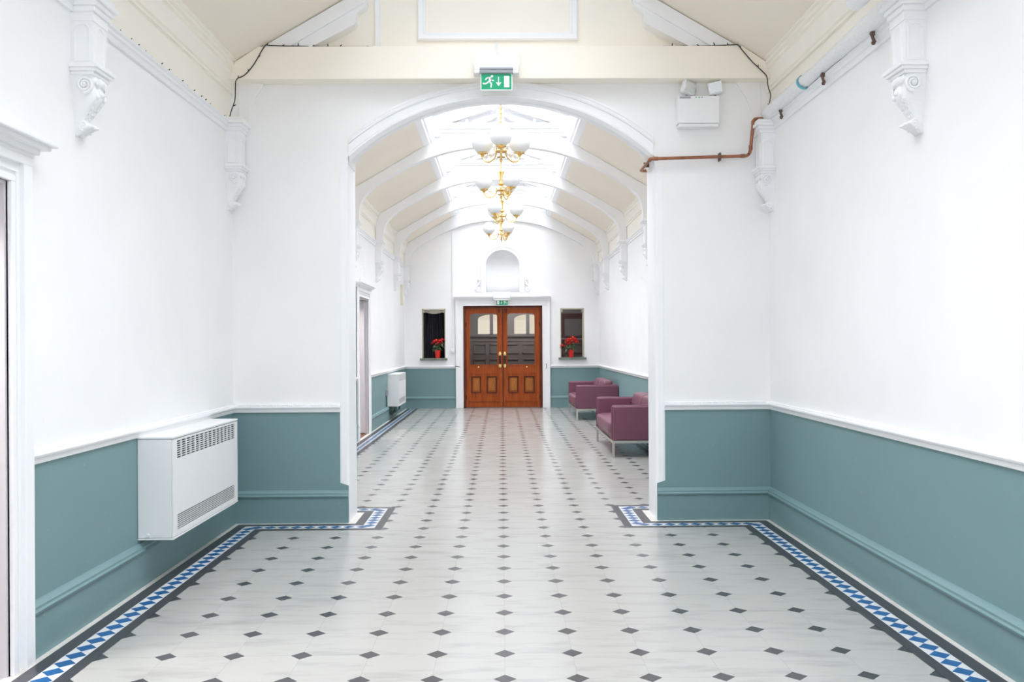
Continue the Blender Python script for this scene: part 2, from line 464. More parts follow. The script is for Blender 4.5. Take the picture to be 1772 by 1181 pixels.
obj('window_frame', mb, 'white', bw); obj('pane', MB().box(-1.69, 1.69, YB - .085, YB - .08, .91, 3.59), 'skylight_glass', bw)
# arch wall
AH, CROWN, SPR = 1.262, 3.56, 3.075            # arch half width at the spring, crown and spring heights
rise = CROWN - SPR; AR = (AH * AH + rise * rise) / (2 * rise); AC = CROWN - AR
a_end = math.atan2(SPR - AC, AH)
def arch_pts(dr=0.0, n=40):
    return arc(0, AC, AR + dr, PI - a_end, a_end, n)
HW = 1.372
o2 = [(-W - .1, 0), (-JX - .006, 0), (-JX - .006, .312), (-HW, .335), (-HW, 3.02), (-JX + .004, 3.03), (-JX + .004, SPR + .01)]
o2 += [(x, z) for x, z in arch_pts(0.075)[2:-2]]
o2 += [(-x, z) for x, z in o2[:7][::-1]]
o2 += [(W + .1, 3.85), (1.1, 4.53), (1.1, 5.4), (-1.1, 5.4), (-1.1, 4.53), (-W - .1, 3.85)]
struct('wall_arch', plate(o2, [], lambda u, v, w: (u, YA + w, v), YA2 - YA), 'arch_wall',
       'white cross wall pierced by the wide arched opening', 'wall')
# moulded jambs with stopped chamfers
def jamb(sgn):
    mb = MB(); R = []
    def ring(z, c):
        # plan ring from the wall side round the front corner to the rear
        out = [(HW, YA2), (HW, YA + 0.004)]
        k = 8
        if c < 0.004: out += [(JX + .0005 * (k - i), YA + 0.0005 * i) for i in range(k + 1)]
        else:
            cx_, cy_ = JX + c, YA + c
            for i in range(k + 1):
                a = -PI / 2 - (PI / 2) * i / k
                rr = c * (1.0 + 0.16 * math.sin(PI * i / k) * (1 if 2 < i < 6 else 0.2))
                out.append((cx_ + rr * math.cos(a), cy_ + rr * math.sin(a)))
        out.append((JX, YA2))
        return [(sgn * x, y, z) for x, y in out]
    for z, c in ((0, 0), (.30, 0), (.315, .012), (.33, .035), (.345, .055), (.37, .066), (2.93, .066), (2.96, .055), (2.98, .03), (2.995, 0), (3.085, 0)):
        R.append(ring(z, c))
    mb.rings(R)
    return mb
struct('trim_1', jamb(-1), 'white', 'white moulded jamb of the arch on the heater side', 'door jamb', smooth=35)
struct('trim_2', jamb(1), 'white', 'white moulded jamb of the arch below the copper pipe', 'door jamb', smooth=35)
# archivolt moulding and soffit
am = MB()
am.arc_molding(0, AC, AR, PI - a_end, a_end, 56,
    [(.062, YA2), (0, YA + .06), (-.012, YA + .045), (-.008, YA + .01), (.018, YA - .018), (.032, YA - .022), (.04, YA - .012), (.05, YA - .012), (.095, YA - .018),
     (.10, YA - .03), (.112, YA - .034), (.12, YA - .024), (.126, YA - .024), (.135, YA - .03), (.148, YA - .026), (.155, YA), (.155, YA2)], xlim=1.283)
struct('trim_3', am, 'white', 'white moulded arch over the opening between the two halls', 'arch moulding', smooth=30)
# gable dressings above the beam
BEAM = [(-2.25, 3.695), (2.25, 3.695), (2.25, 3.80), (2.0, 3.965), (-2.0, 3.965), (-2.25, 3.80)]
struct('ceiling_beam', MB().prism(BEAM, 'y', 7.35, YA), 'beam_cream', 'cream painted beam running across above the arch', 'beam', bevel=.004)
pf = MB()
fx0, fx1, fz0, fz1 = -.70, .652, 4.056, 5.0
def prect(d, y): return [(fx0 + d, y, fz0 + d), (fx1 - d, y, fz0 + d), (fx1 - d, y, fz1 - d), (fx0 + d, y, fz1 - d)]
pf.rings([prect(0, YA), prect(0, YA - .022), prect(.012, YA - .034), prect(.045, YA - .034), prect(.055, YA - .020), prect(.070, YA - .014), prect(.070, YA)], cap=False)
struct('trim_4', pf, 'white', 'white panel moulding on the cream gable above the beam', 'panel moulding', bevel=.003)
struct('trim_5', MB().box(-1.052, -1.016, YA - .03, YA, 3.965, 4.95), 'white', 'narrow white upright strip on the cream gable', 'trim')
RAFT = [(-1.985, 3.966), (-1.575, 3.966), (-1.217, 4.155), (-1.20, 4.18), (-1.20, 4.225), (-1.19, 4.262), (-1.16, 4.285), (-1.125, 4.31), (-1.11, 4.35), (-1.11, 4.47), (-1.12, 4.474)]
for i, s in enumerate((1, -1)):
    mb = MB().prism([(s * x, z) for x, z in RAFT], 'y', 7.40, YA)
    mb.prism([(s * x, z) for x, z in [(-1.98, 3.967), (-1.765, 3.967), (-1.125, 4.343), (-1.112, 4.36), (-1.112, 4.468)]], 'y', 7.38, YA - .05)
    mb.prism([(s * x, z) for x, z in [(-1.60, 3.967), (-1.57, 3.967), (-1.214, 4.152), (-1.224, 4.168)]], 'y', 7.37, YA - .05)
    struct('trim_%d' % (6 + i), mb, 'white', 'white half rafter against the gable over the ' + ('heater' if s == 1 else 'emergency lamp'), 'rafter')
    cb = MB().prism([(s * x, z) for x, z in [(-2.265, 3.36), (-2.12, 3.36), (-2.11, 3.46), (-2.07, 3.57), (-1.985, 3.696), (-2.265, 3.696)]], 'y', YA - .022, YA)
    cb.prism([(s * x, z) for x, z in [(-2.20, 3.36), (-2.188, 3.36), (-2.188, 3.696), (-2.20, 3.696)]], 'y', YA - .03, YA)
    struct('trim_%d' % (8 + i), cb, 'white_matte', 'faint plaster brace in the corner under the beam, ' + ('string lights side' if s == 1 else 'copper pipe side'), 'plaster brace', bevel=.004)

# ------------------------------------------------------------------ rails, skirtings and cornices
DADO = [(0, .932), (.012, .932), (.016, .945), (.016, .958), (.028, .965), (.032, .975), (.030, .985), (.020, .990), (.020, .996), (.012, 1.0), (0, 1.0)]
PICT = [(0, 3.262), (.016, 3.262), (.020, 3.275), (.020, 3.292), (.032, 3.30), (.032, 3.318), (.044, 3.327), (.044, 3.345), (0, 3.345)]
SKIR = [(0, 0), (.022, 0), (.022, .212), (.034, .218), (.038, .230), (.030, .240), (.030, .252), (.016, .262), (.010, .272), (0, .275)]
CORN = [(0, 3.60), (.022, 3.60), (.022, 3.618), (.010, 3.625), (.028, 3.634), (.028, 3.656), (.014, 3.664), (.020, 3.69), (.032, 3.722), (.054, 3.752), (.038, 3.762),
        (.060, 3.774), (.060, 3.792), (.046, 3.799), (.070, 3.810), (.070, 3.830), (.056, 3.837), (.084, 3.848), (.084, 3.90), (0, 3.90)]
def seg(x, y0, y1, s):           # path along a side wall with the hall on the right of travel
    return [(x, y0), (x, y1)] if s < 0 else [(x, y1), (x, y0)]
AW = 0.17                         # architrave width
def side_mold(prof, s, gaps, inner=False, mat='white'):
    mb = MB(); x = s * W
    ys = [YB] + [v for g in gaps for v in g] + [YA]
    for i in range(0, len(ys), 2):
        if ys[i + 1] > ys[i]: mb.molding(seg(x, ys[i], ys[i + 1], s), prof)
    return mb
gl1 = [(D1[0] - AW, D1[1] + AW)]; gl2 = [(D2[0] - AW, D2[1] + AW)]
def run(prof, s, y0, y1, gaps):
    mb = MB(); ys = [y0] + [v for g in gaps for v in g] + [y1]
    for i in range(0, len(ys), 2): mb.molding(seg(s * W, ys[i], ys[i + 1], s), prof)
    return mb
def front_piece(mb, prof, s, x_end):          # returns along the arch wall face
    if s < 0: mb.molding([(-W, YA), (-x_end, YA)], prof)
    else: mb.molding([(x_end, YA), (W, YA)], prof)
    return mb
tn = 10
for s, side in ((-1, 'heater'), (1, 'lagged pipe')):
    g1 = gl1 if s < 0 else []; g2 = gl2 if s < 0 else []
    nm = 'left' if s < 0 else 'right'
    mb = run(DADO, s, YB, YA, g1); front_piece(mb, DADO, s, 1.365)
    for k in range(58):                      # fine beading along the rail on the arch wall
        x = s * (1.372 + .0148 * k); mb.box(x - .0045, x + .0045, YA - .030, YA - .018, .984, .9985)
    struct('trim_%d' % tn, mb, 'white', 'white dado rail on the near %s side wall, turning onto the arch wall' % side, 'dado rail', smooth=30); tn += 1
    mb = run(SKIR, s, YB, YA, g1); front_piece(mb, SKIR, s, 1.302)
    struct('baseboard_%s' % nm, mb, 'green', 'tall green skirting along the near %s side wall' % side, 'skirting', smooth=30)
    mb = run(PICT, s, YB, YA, [(4.70, 4.90)])
    struct('trim_%d' % tn, mb, 'white', 'white picture rail high on the near %s side wall' % side, 'picture rail', smooth=30); tn += 1
    mb = run(CORN, s, YB, YA, [(4.735, 4.845)])
    struct('trim_%d' % tn, mb, 'cream', 'cream cornice under the ceiling slope of the near %s side wall' % side, 'cornice', smooth=30); tn += 1
    farn = 'far wall with the open lilac door' if s < 0 else 'far wall behind the sofas'
    struct('trim_%d' % tn, run(DADO, s, YA2, YE, g2), 'white', 'white dado rail along the ' + farn, 'dado rail', smooth=30); tn += 1
    struct('baseboard_%s_far' % nm, run(SKIR, s, YA2, YE, g2), 'green', 'green skirting along the ' + farn, 'skirting', smooth=30)
    struct('trim_%d' % tn, run(PICT, s, YA2, YE, []), 'white', 'white picture rail along the ' + farn, 'picture rail', smooth=30); tn += 1
    struct('trim_%d' % tn, run(CORN, s, YA2, YE, []), 'cream', 'cream cornice along the ' + farn, 'cornice', smooth=30); tn += 1
mb = MB(); mb.molding([(-W, YE), (-1.085, YE)], DADO); mb.molding([(1.13, YE), (W, YE)], DADO)
struct('trim_%d' % tn, mb, 'white', 'white dado rail on the end wall beside the wooden doors', 'dado rail', smooth=30); tn += 1
mb = MB(); mb.molding([(-W, YE), (-1.085, YE)], SKIR); mb.molding([(1.13, YE), (W, YE)], SKIR)
struct('baseboard_end', mb, 'green', 'green skirting on the end wall beside the wooden doors', 'skirting', smooth=30)

# ------------------------------------------------------------------ ceilings and lanterns
def cz(x): return 4.49 - .585 * (abs(x) - 1.1)
cl = MB()
for s in (-1, 1):
    cl.prism([(s * (W + .3), cz(W + .3)), (s * 1.1, cz(1.1)), (s * 1.1, cz(1.1) + .14), (s * (W + .3), cz(W + .3) + .14)], 'y', YB - .2, YE + .3)
struct('ceiling', cl, 'beige', 'beige sloping ceiling on both sides of the skylight', 'ceiling')
LEDGE = [(1.14, 4.46), (1.065, 4.495), (1.065, 4.55), (1.04, 4.565), (1.04, 4.615), (1.075, 4.63), (1.075, 4.93), (1.05, 4.945), (1.05, 4.985), (1.2, 4.985), (1.2, 4.46)]
def lantern(idx, y0, y1, label, gl, solid):
    root = thing('window_%d' % idx, label, 'skylight', (0, y0, 4.46), kind='structure')
    mb = MB()
    for s in (-1, 1):
        mb.prism([(s * x, z) for x, z in LEDGE], 'y', y0, y1)
        y = y0 + .35
        while y < y1:
            mb.box(*sorted((s * 1.055, s * 1.08)), y - .03, y + .03, 4.63, 4.94); y += .68
    obj('side_frame', mb, 'white', root)
    mb = MB()
    y = y0 + .04
    def gz(x): return 4.985 + .35 * (1.12 - abs(x))
    while y < y1:
        for s in (-1, 1):
            mb.prism([(s * 1.16, gz(1.16)), (0, gz(0)), (0, gz(0) + .05), (s * 1.16, gz(1.16) + .05)], 'y', y - .017, y + .017)
        y += .55
    mb.box(-.05, .05, y0, y1, gz(0) - .03, gz(0) + .06)
    for x in (-.56, .56): mb.box(x - .02, x + .02, y0, y1, gz(x) - .01, gz(x) + .03)
    obj('glazing_bars', mb, 'white', root)
    for s in (-1, 1):
        def slope(a, b, h0, h1, yy0, yy1): return MB().prism([(s * 1.17, gz(1.17) + h0), (0, gz(0) + h0), (0, gz(0) + h1), (s * 1.17, gz(1.17) + h1)], 'y', yy0, yy1)
        obj('pane', slope(0, 0, .03, .036, y0, y1 - solid), gl, root)
        if solid: obj('added_shade_boards', slope(0, 0, .028, .06, y1 - solid, y1), 'white', root)  # boards added at the lantern's end to keep light off that wall
    return root
lantern(1, YB, YA, 'white glazed roof lantern over the near hall', 'dimmed_glass', 1.15)
lantern(2, YA2, YE, 'white glazed roof lantern over the far hall, above the chandeliers', 'skylight_glass', 0.5)

# ------------------------------------------------------------------ roof trusses
HAUNCH = [(-2.262, 3.35), (-2.125, 3.35), (-2.12, 3.50), (-2.10, 3.61), (-2.06, 3.69), (-1.995, 3.765), (-1.84, 3.905), (-1.55, 4.072), (-1.375, 4.165), (-.9, 4.345), (-.45, 4.435), (0, 4.46)]
def rib_poly(dz=0.0):
    inner = [HAUNCH[0]] + spline(HAUNCH[1:], 5)
    inner = [(x, z if z < 3.4 else z + dz * min(1, (z - 3.4) / .4)) for x, z in inner]
    full = inner + [(-x, z) for x, z in inner[::-1][1:]]
    top = [(W - .004, cz(W - .004) - .002), (1.1, cz(1.1) - .002), (1.035, 4.488), (1.035, 4.515), (.90, 4.60)]
    return full + top + [(-x, z) for x, z in top[::-1]]
def truss(y, t, label):
    root = thing('roof_truss', label, 'roof truss', (0, y, 3.35), 'white arched roof trusses')
    mb = MB().prism(rib_poly(), 'y', y - t / 2, y + t / 2)
    # raised bead along the arched edge
    inner = spline(HAUNCH[1:], 5); inner = inner + [(-x, z) for x, z in inner[::-1][1:]]
    obj('arched_rib', mb, 'white', root, bevel=.008)
    bd = MB()
    for yy in (y - t / 2, y + t / 2):
        bd.rings([[(x * (1 - .0), yy - .008, z), (x, yy + .008, z), (x, yy + .008, z + .022), (x, yy - .008, z + .022)] for x, z in inner])
    obj('edge_bead', bd, 'white', root, smooth=40)
    mb = MB().box(-1.0, 1.0, y - .07, y + .07, 4.60, 4.80)
    mb.box(-1.03, 1.03, y - .10, y + .10, 4.715, 4.80); mb.box(-1.02, 1.02, y - .085, y + .085, 4.655, 4.685)
    obj('tie_beam', mb, 'white', root, bevel=.004)
    for s in (-1, 1):
        mb = MB().prism([(s * 1.04, 4.80), (s * .80, 4.80), (0, 5.06), (0, 5.20), (s * 1.04, 4.87)], 'y', y - .05, y + .05)
        mb.prism([(s * .98, 4.80), (s * .90, 4.80), (0, 5.095), (0, 5.125)], 'y', y - .062, y + .062)
        obj('rafter', mb, 'white', root, bevel=.004)
    return root
TY = {'near': 4.79, 'a': 10.65, 'b': 13.35, 'c': 16.05, 'd': 18.75}
t0 = truss(TY['a'], .13, 'white arched roof truss holding the chandelier nearest the arch')
dup(t0, (0, TY['b'], 3.35), 0, 'second white arched truss beyond the arch, behind the nearest chandelier')
dup(t0, (0, TY['c'], 3.35), 0, 'third white arched truss beyond the arch, between second and third chandeliers')
dup(t0, (0, TY['d'], 3.35), 0, 'last free standing white arched truss before the end wall')
dup(t0, (0, TY['near'], 3.35), 0, 'white arched truss overhead in the near hall, above the wall corbels')
# arched rib in relief on the end wall
mb = MB().prism(rib_poly(-.09), 'y', YE - .075, YE)
struct('trim_%d' % tn, mb, 'white', 'white arched rib built flat against the end wall', 'wall rib', bevel=.01); tn += 1

# ------------------------------------------------------------------ corbels
def spiral(c, r0, turns, axis_y, n=26):
    pts = []
    for i in range(n + 1):
        t = i / n; a = -PI / 2 + turns * 2 * PI * t; r = r0 * (1 - .82 * t)
        pts.append((c[0] + r * math.cos(a), axis_y, c[1] + r * math.sin(a)))
    return pts
def corbel(label):
    r = thing('wall_corbel', label, 'corbel', (0, 0, 0), 'white carved corbels under the trusses')
    mb = MB()
    for o, h, z0, z1 in ((.150, .118, 3.345, 3.372), (.162, .130, 3.318, 3.346), (.145, .113, 3.292, 3.319), (.132, .100, 3.262, 3.293)):
        mb.box(0, o, -h, h, z0, z1)
    obj('moulded_cap', mb, 'white', r, bevel=.006)
    mb = MB().box(0, .115, -.085, .085, 2.985, 3.265)
    mb.box(0, .119, -.089, .089, 3.215, 3.262)
    # arched raised frames on the front and both cheeks
    fr = [(-.045, 3.005), (-.045, 3.16)] + [(.045 * math.cos(a), 3.16 + .04 * math.sin(a)) for a in [PI - PI * k / 10 for k in range(11)]] + [(.045, 3.16), (.045, 3.005), (-.045, 3.005)]
    mb.tube([(.115, y, z) for y, z in fr], .006, 6)
    for s in (-1, 1): mb.tube([(.058 + y * .85, s * .085, z) for y, z in fr], .006, 6)
    obj('block', mb, 'white', r, smooth=40)
    mb = MB()
    for o, h, z0, z1 in ((.150, .118, 2.965, 2.988), (.140, .108, 2.948, 2.966), (.125, .096, 2.93, 2.949)):
        mb.box(0, o, -h, h, z0, z1)
    obj('lower_cap', mb, 'white', r, bevel=.005)
    prof = spline([(.115, 2.935), (.128, 2.905), (.112, 2.880), (.122, 2.845), (.118, 2.81), (.092, 2.775), (.066, 2.74), (.045, 2.705), (.052, 2.685), (.082, 2.682), (.086, 2.668), (.055, 2.652), (.028, 2.635), (.012, 2.622)], 4)
    R = []
    for o, z in prof:
        t = (z - 2.62) / .32; h = .040 + .046 * t
        ring = []
        for k in range(13):
            q = -1 + 2 * k / 12
            fl = .006 * math.cos(q * PI * 3.0)
            ring.append((max(0.004, o * (1 - .16 * q * q) + fl), h * q, z + .004 * math.sin(q * 9)))
        ring = [(0, -h, z)] + ring + [(0, h, z)]
        R.append(ring)
    mb = MB().rings(R)
    for s in (-1, 1):
        mb.tube(spiral((.068, 2.882), .045, 2.2 * 1, s * .082), [.010 - .005 * i / 26 for i in range(27)], 8)
        mb.tube(spiral((.045, 2.672), .026, -1.6, s * .046), .006, 6)
        mb.sphere((.068, s * .084, 2.882), .012, 10)
        for k in range(5):
            mb.sphere((.116 - .017 * k, s * (.040 - .004 * k), 2.83 - .027 * k), .016 - .0012 * k, 8, sc=(1, .8, 1.3))
    for k in range(6):
        mb.sphere((.122 - .014 * k, 0, 2.842 - .025 * k), .017 - .0016 * k, 10, sc=(1, 1, 1.1))
    for k in range(5):
        a = -.9 + .45 * k
        mb.sphere((.080, .036 * math.sin(a), 2.678 - .012 * math.cos(a)), .012, 8, sc=(1.5, .7, .8))
        mb.sphere((.118, .06 * math.sin(a), 2.895 + .014 * math.cos(a)), .014, 8, sc=(.9, .8, 1.6))
    obj('carved_scroll', mb, 'white', r, smooth=50)
    return r
c0 = corbel('white carved corbel on the heater side wall, nearest the front doorway')
c0.location = (-W, TY['near'], 0); LOC[c0.name] = tuple(c0.location)
CL = [(-1, 7.40, 'white carved corbel in the arch wall corner, under the hanging string lights'),
      (-1, TY['b'], 'white carved corbel before the lilac door, mostly hidden by the arch jamb'),
      (-1, TY['c'], 'white carved corbel on the far wall just past the lilac door'),
      (-1, TY['d'], 'white carved corbel above the small far heater'),
      (-1, 20.63, 'white carved corbel in the end wall corner, beside the pale vertical box'),
      (1, TY['near'], 'white carved corbel below the break in the foil lagging'),
      (1, 7.40, 'white carved corbel in the arch wall corner, under the copper pipe'),
      (1, TY['b'], 'white carved corbel on the sofa wall, half hidden by the arch jamb'),
      (1, TY['c'], 'white carved corbel on the sofa wall, third back from the arch'),
      (1, TY['d'], 'white carved corbel on the sofa wall, last before the end corner'),
      (1, 20.63, 'white carved corbel in the end wall corner above the far sofa')]
for s, y, lb in CL: dup(c0, (s * W, y, -.032 if s > 0 and y == 7.40 else 0), 0 if s < 0 else PI, lb)

# ------------------------------------------------------------------ doorways on the left wall
def architrave(idx, d, label):
    root = thing('trim_%d' % idx, label, 'door surround', (-W, d[1], 0), kind='structure')
    mb = MB()
    for o, a, b in ((.022, .0, AW), (.038, .0, .035), (.046, .095, AW), (.034, .05, .07)):
        for y0, y1 in ((d[1] + a, d[1] + b), (d[0] - b, d[0] - a)): mb.box(-W, -W + o, y0, y1, 0, DH + a)
        mb.box(-W, -W + o, d[0] - b, d[1] + b, DH + a, DH + b * .8)
    obj('architrave', mb, 'white', root, bevel=.005)
    mb = MB()
    for o, z0, z1 in ((.045, DH + .135, DH + .16), (.065, DH + .155, DH + .185), (.10, DH + .18, DH + .205), (.125, DH + .20, DH + .225)):
        mb.box(-W, -W + o, d[0] - AW - o + .03, d[1] + AW + o - .03, z0, z1)
    obj('cornice', mb, 'white', root, bevel=.006)
    mb = MB()
    mb.box(-W - .299, -W + .012, d[1] - .016, d[1] + .002, 0, DH); mb.box(-W - .299, -W + .012, d[0] - .002, d[0] + .016, 0, DH)
    mb.box(-W - .299, -W + .012, d[0] + .016, d[1] - .016, DH - .016, DH + .002)
    obj('jamb_lining', mb, 'lilac', root)
    return root
architrave(tn, D1, 'white moulded door surround nearest the camera'); tn += 1
far_arch = architrave(tn, D2, 'white moulded door surround of the open lilac door'); tn += 1
mb = MB()   # plaster crest above the far doorway
yc = sum(D2) / 2
mb.prism([(yc - .30, 2.49), (yc + .30, 2.49), (yc + .22, 2.56), (yc + .12, 2.62), (yc + .06, 2.74), (yc, 2.80), (yc - .06, 2.74), (yc - .12, 2.62), (yc - .22, 2.56)], 'x', -W, -W + .025)
for k in range(7): mb.sphere((-W + .02, yc - .24 + .08 * k, 2.53 + .15 * math.exp(-((k - 3) / 1.6) ** 2)), .035, 8, sc=(.6, 1, 1.2))
obj('plaster_crest', mb, 'white_matte', far_arch, smooth=50)
# small side rooms behind the doorways
def side_room(d0, d1, tagname, nr):
    x1, x0 = -W - .3, -W - 2.0
    mb = MB(); mb.box(x0 - .1, x0, d0, d1, 0, 3.0); mb.box(x0, x1, d0 - .1, d0, 0, 3.0); mb.box(x0, x1, d1, d1 + .1, 0, 3.0); mb.box(x0, x1, d0, d1, 3.0, 3.1)
    struct('wall_side_room_%d' % nr, mb, 'lilac', 'lilac grey walls of the room seen through the %s' % tagname, 'wall')
    struct('floor_side_room_%d' % nr, MB().box(x0, x1 + .298, d0, d1, -.1, -.001) , 'floorboard', 'brown boards in the room seen through the %s' % tagname, 'floor')
side_room(1.8, 5.2, 'doorway nearest the camera', 1)
side_room(12.6, 16.4, 'open lilac door', 2)
# threshold board in the far doorway
struct('trim_%d' % tn, MB().box(-W - .3, -W - .0005, D2[0] + .023, D2[1] - .023, -.06, .006), 'floorboard', 'brown wooden threshold of the open lilac door', 'threshold'); tn += 1
# the open leaf, swung square into the side room
dr = thing('door_1', 'open lilac grey panelled door in the far side wall', 'door', (-W - .05, D2[1] - .05, 0), kind='structure')
lf = MB(); x1, x0 = -W - .035, -W - .90; yf = D2[1] - .068
lf.box(x0, x1, yf, yf + .04, .02, DH - .03)
zs = [.12 + k * .262 for k in range(9)]
for (a, b) in ((x1 - .40, x1 - .085), (x0 + .085, x0 + .40)):
    for k in range(8):
        z0, z1 = zs[k] + .02, zs[k + 1] - .015
        for q in range(1): 
            lf.box(a, b, yf - .016, yf, z0, z0 + .022); lf.box(a, b, yf - .016, yf, z1 - .022, z1)
            lf.box(a, a + .022, yf - .016, yf, z0, z1); lf.box(b - .022, b, yf - .016, yf, z0, z1)
obj('door_leaf', lf, 'lilac', dr, bevel=.003)
obj('handle', MB().box(x1 - .80, x1 - .76, yf - .012, yf, .95, 1.15).tube([(x1 - .78, yf - .01, 1.05), (x1 - .78, yf - .05, 1.05), (x1 - .66, yf - .05, 1.05)], .01), 'grey_plastic', dr)

# ------------------------------------------------------------------ end wall
EX = .025
def rect(x0, x1, z0, z1): return [(x0, z0), (x1, z0), (x1, z1), (x0, z1)]
WL, WR = (-1.865, -1.315), (1.365, 1.925)
WZ = (1.17, 2.325)
NI = [(EX - .395, 2.70)] + [(x, z) for x, z in arc(EX, 3.30, .395, PI, 0, 24)] + [(EX + .395, 2.70)]
eo = [(-W - .2, 0), (-.90, 0), (-.90, 2.385), (.945, 2.385), (.945, 0), (W + .2, 0), (W + .2, 3.9), (1.1, 4.55), (1.1, 5.4), (-1.1, 5.4), (-1.1, 4.55), (-W - .2, 3.9)]
struct('wall_end', plate(eo, [rect(*WL, *WZ), rect(*WR, *WZ), NI], lambda u, v, w: (u, YE + w, v), .3), 'end_wall',
       'white end wall with wooden doors, niche and two small windows', 'wall')
# niche
nr = thing('trim_%d' % tn, 'white arched niche above the wooden double doors', 'niche', (EX, YE, 2.69), kind='structure'); tn += 1
mb = MB(); R = []
for i in range(17):                         # concave back
    t = i / 16; a = PI * t
    R.append([(EX - .40 * math.cos(a), YE + .02 + .24 * math.sin(a), 2.695)] + [(EX - .40 * math.cos(a), YE + .02 + .24 * math.sin(a), 2.695 + .605 * k / 8) for k in range(1, 9)]
             + [(EX - .40 * math.cos(a) * math.cos(q), YE + .02 + .24 * math.sin(a) * math.cos(q), 3.30 + .40 * math.sin(q)) for q in [PI / 2 * k / 10 for k in range(1, 11)]])
mb.rings(R, cap=False, closed=False)
mb.box(EX - .40, EX + .40, YE + .005, YE + .29, 2.66, 2.70)
obj('niche_shell', mb, 'white', nr, smooth=60)
mb = MB()
pr = [(0, YE), (0, YE - .03), (.02, YE - .045), (.035, YE - .035), (.07, YE - .035), (.085, YE - .05), (.11, YE - .04), (.12, YE)]
mb.arc_molding(EX, 3.28, .40, 0, PI, 30, pr)
for s in (-1, 1): mb.rings([[(EX + s * (.40 + dr_), y, z) for dr_, y in pr] for z in (2.70, 3.28)])
obj('niche_surround', mb, 'white', nr, smooth=35)
for s in (-1, 1):
    mb = MB(); mb.tube([(EX + s * (.585 + .05 * math.cos(a) * (1 - a / 14)), YE - .03, 2.77 + .055 * math.sin(a) * (1 - a / 14)) for a in [k * .45 for k in range(26)]], .018, 6)
    mb.tube([(EX + s * .535, YE - .03, 2.98), (EX + s * .545, YE - .03, 2.90), (EX + s * .60, YE - .03, 2.84), (EX + s * .64, YE - .03, 2.77)], .022, 6)
    mb.sphere((EX + s * .56, YE - .03, 3.0), .035, 8)
    obj('scroll_bracket', mb, 'white', nr, smooth=50)
# surround of the double doors
ar = thing('trim_%d' % tn, 'white moulded surround of the wooden double doors', 'door surround', (EX, YE, 0), kind='structure'); tn += 1
mb = MB()
for xa, xb, xc in ((-1.08, -.90, -1), (.945, 1.125, 1)):
    mb.box(xa, xb, YE - .03, YE, 0, 2.40)
    mb.box(*((xa, xa + .05) if xc < 0 else (xb - .05, xb)), YE - .05, YE, 0, 2.56); mb.box(*((xb - .025, xb) if xc < 0 else (xa, xa + .025)), YE - .042, YE, 0, 2.40)
obj('architrave', mb, 'white', ar, bevel=.005)
mb = MB(); mb.box(-1.08, 1.125, YE - .03, YE, 2.385, 2.56); mb.box(-.92, .965, YE - .042, YE, 2.385, 2.41)
for o, z0, z1 in ((.055, 2.50, 2.53), (.075, 2.53, 2.56), (.11, 2.56, 2.59), (.13, 2.585, 2.625)):
    mb.box(-1.06 - o * .35, 1.105 + o * .35, YE - o, YE, z0, z1)
mb.box(-.64, .69, YE - .06, YE, 2.625, 2.655); mb.box(-.60, .65, YE - .045, YE, 2.655, 2.69)
obj('head', mb, 'white', ar, bevel=.005)
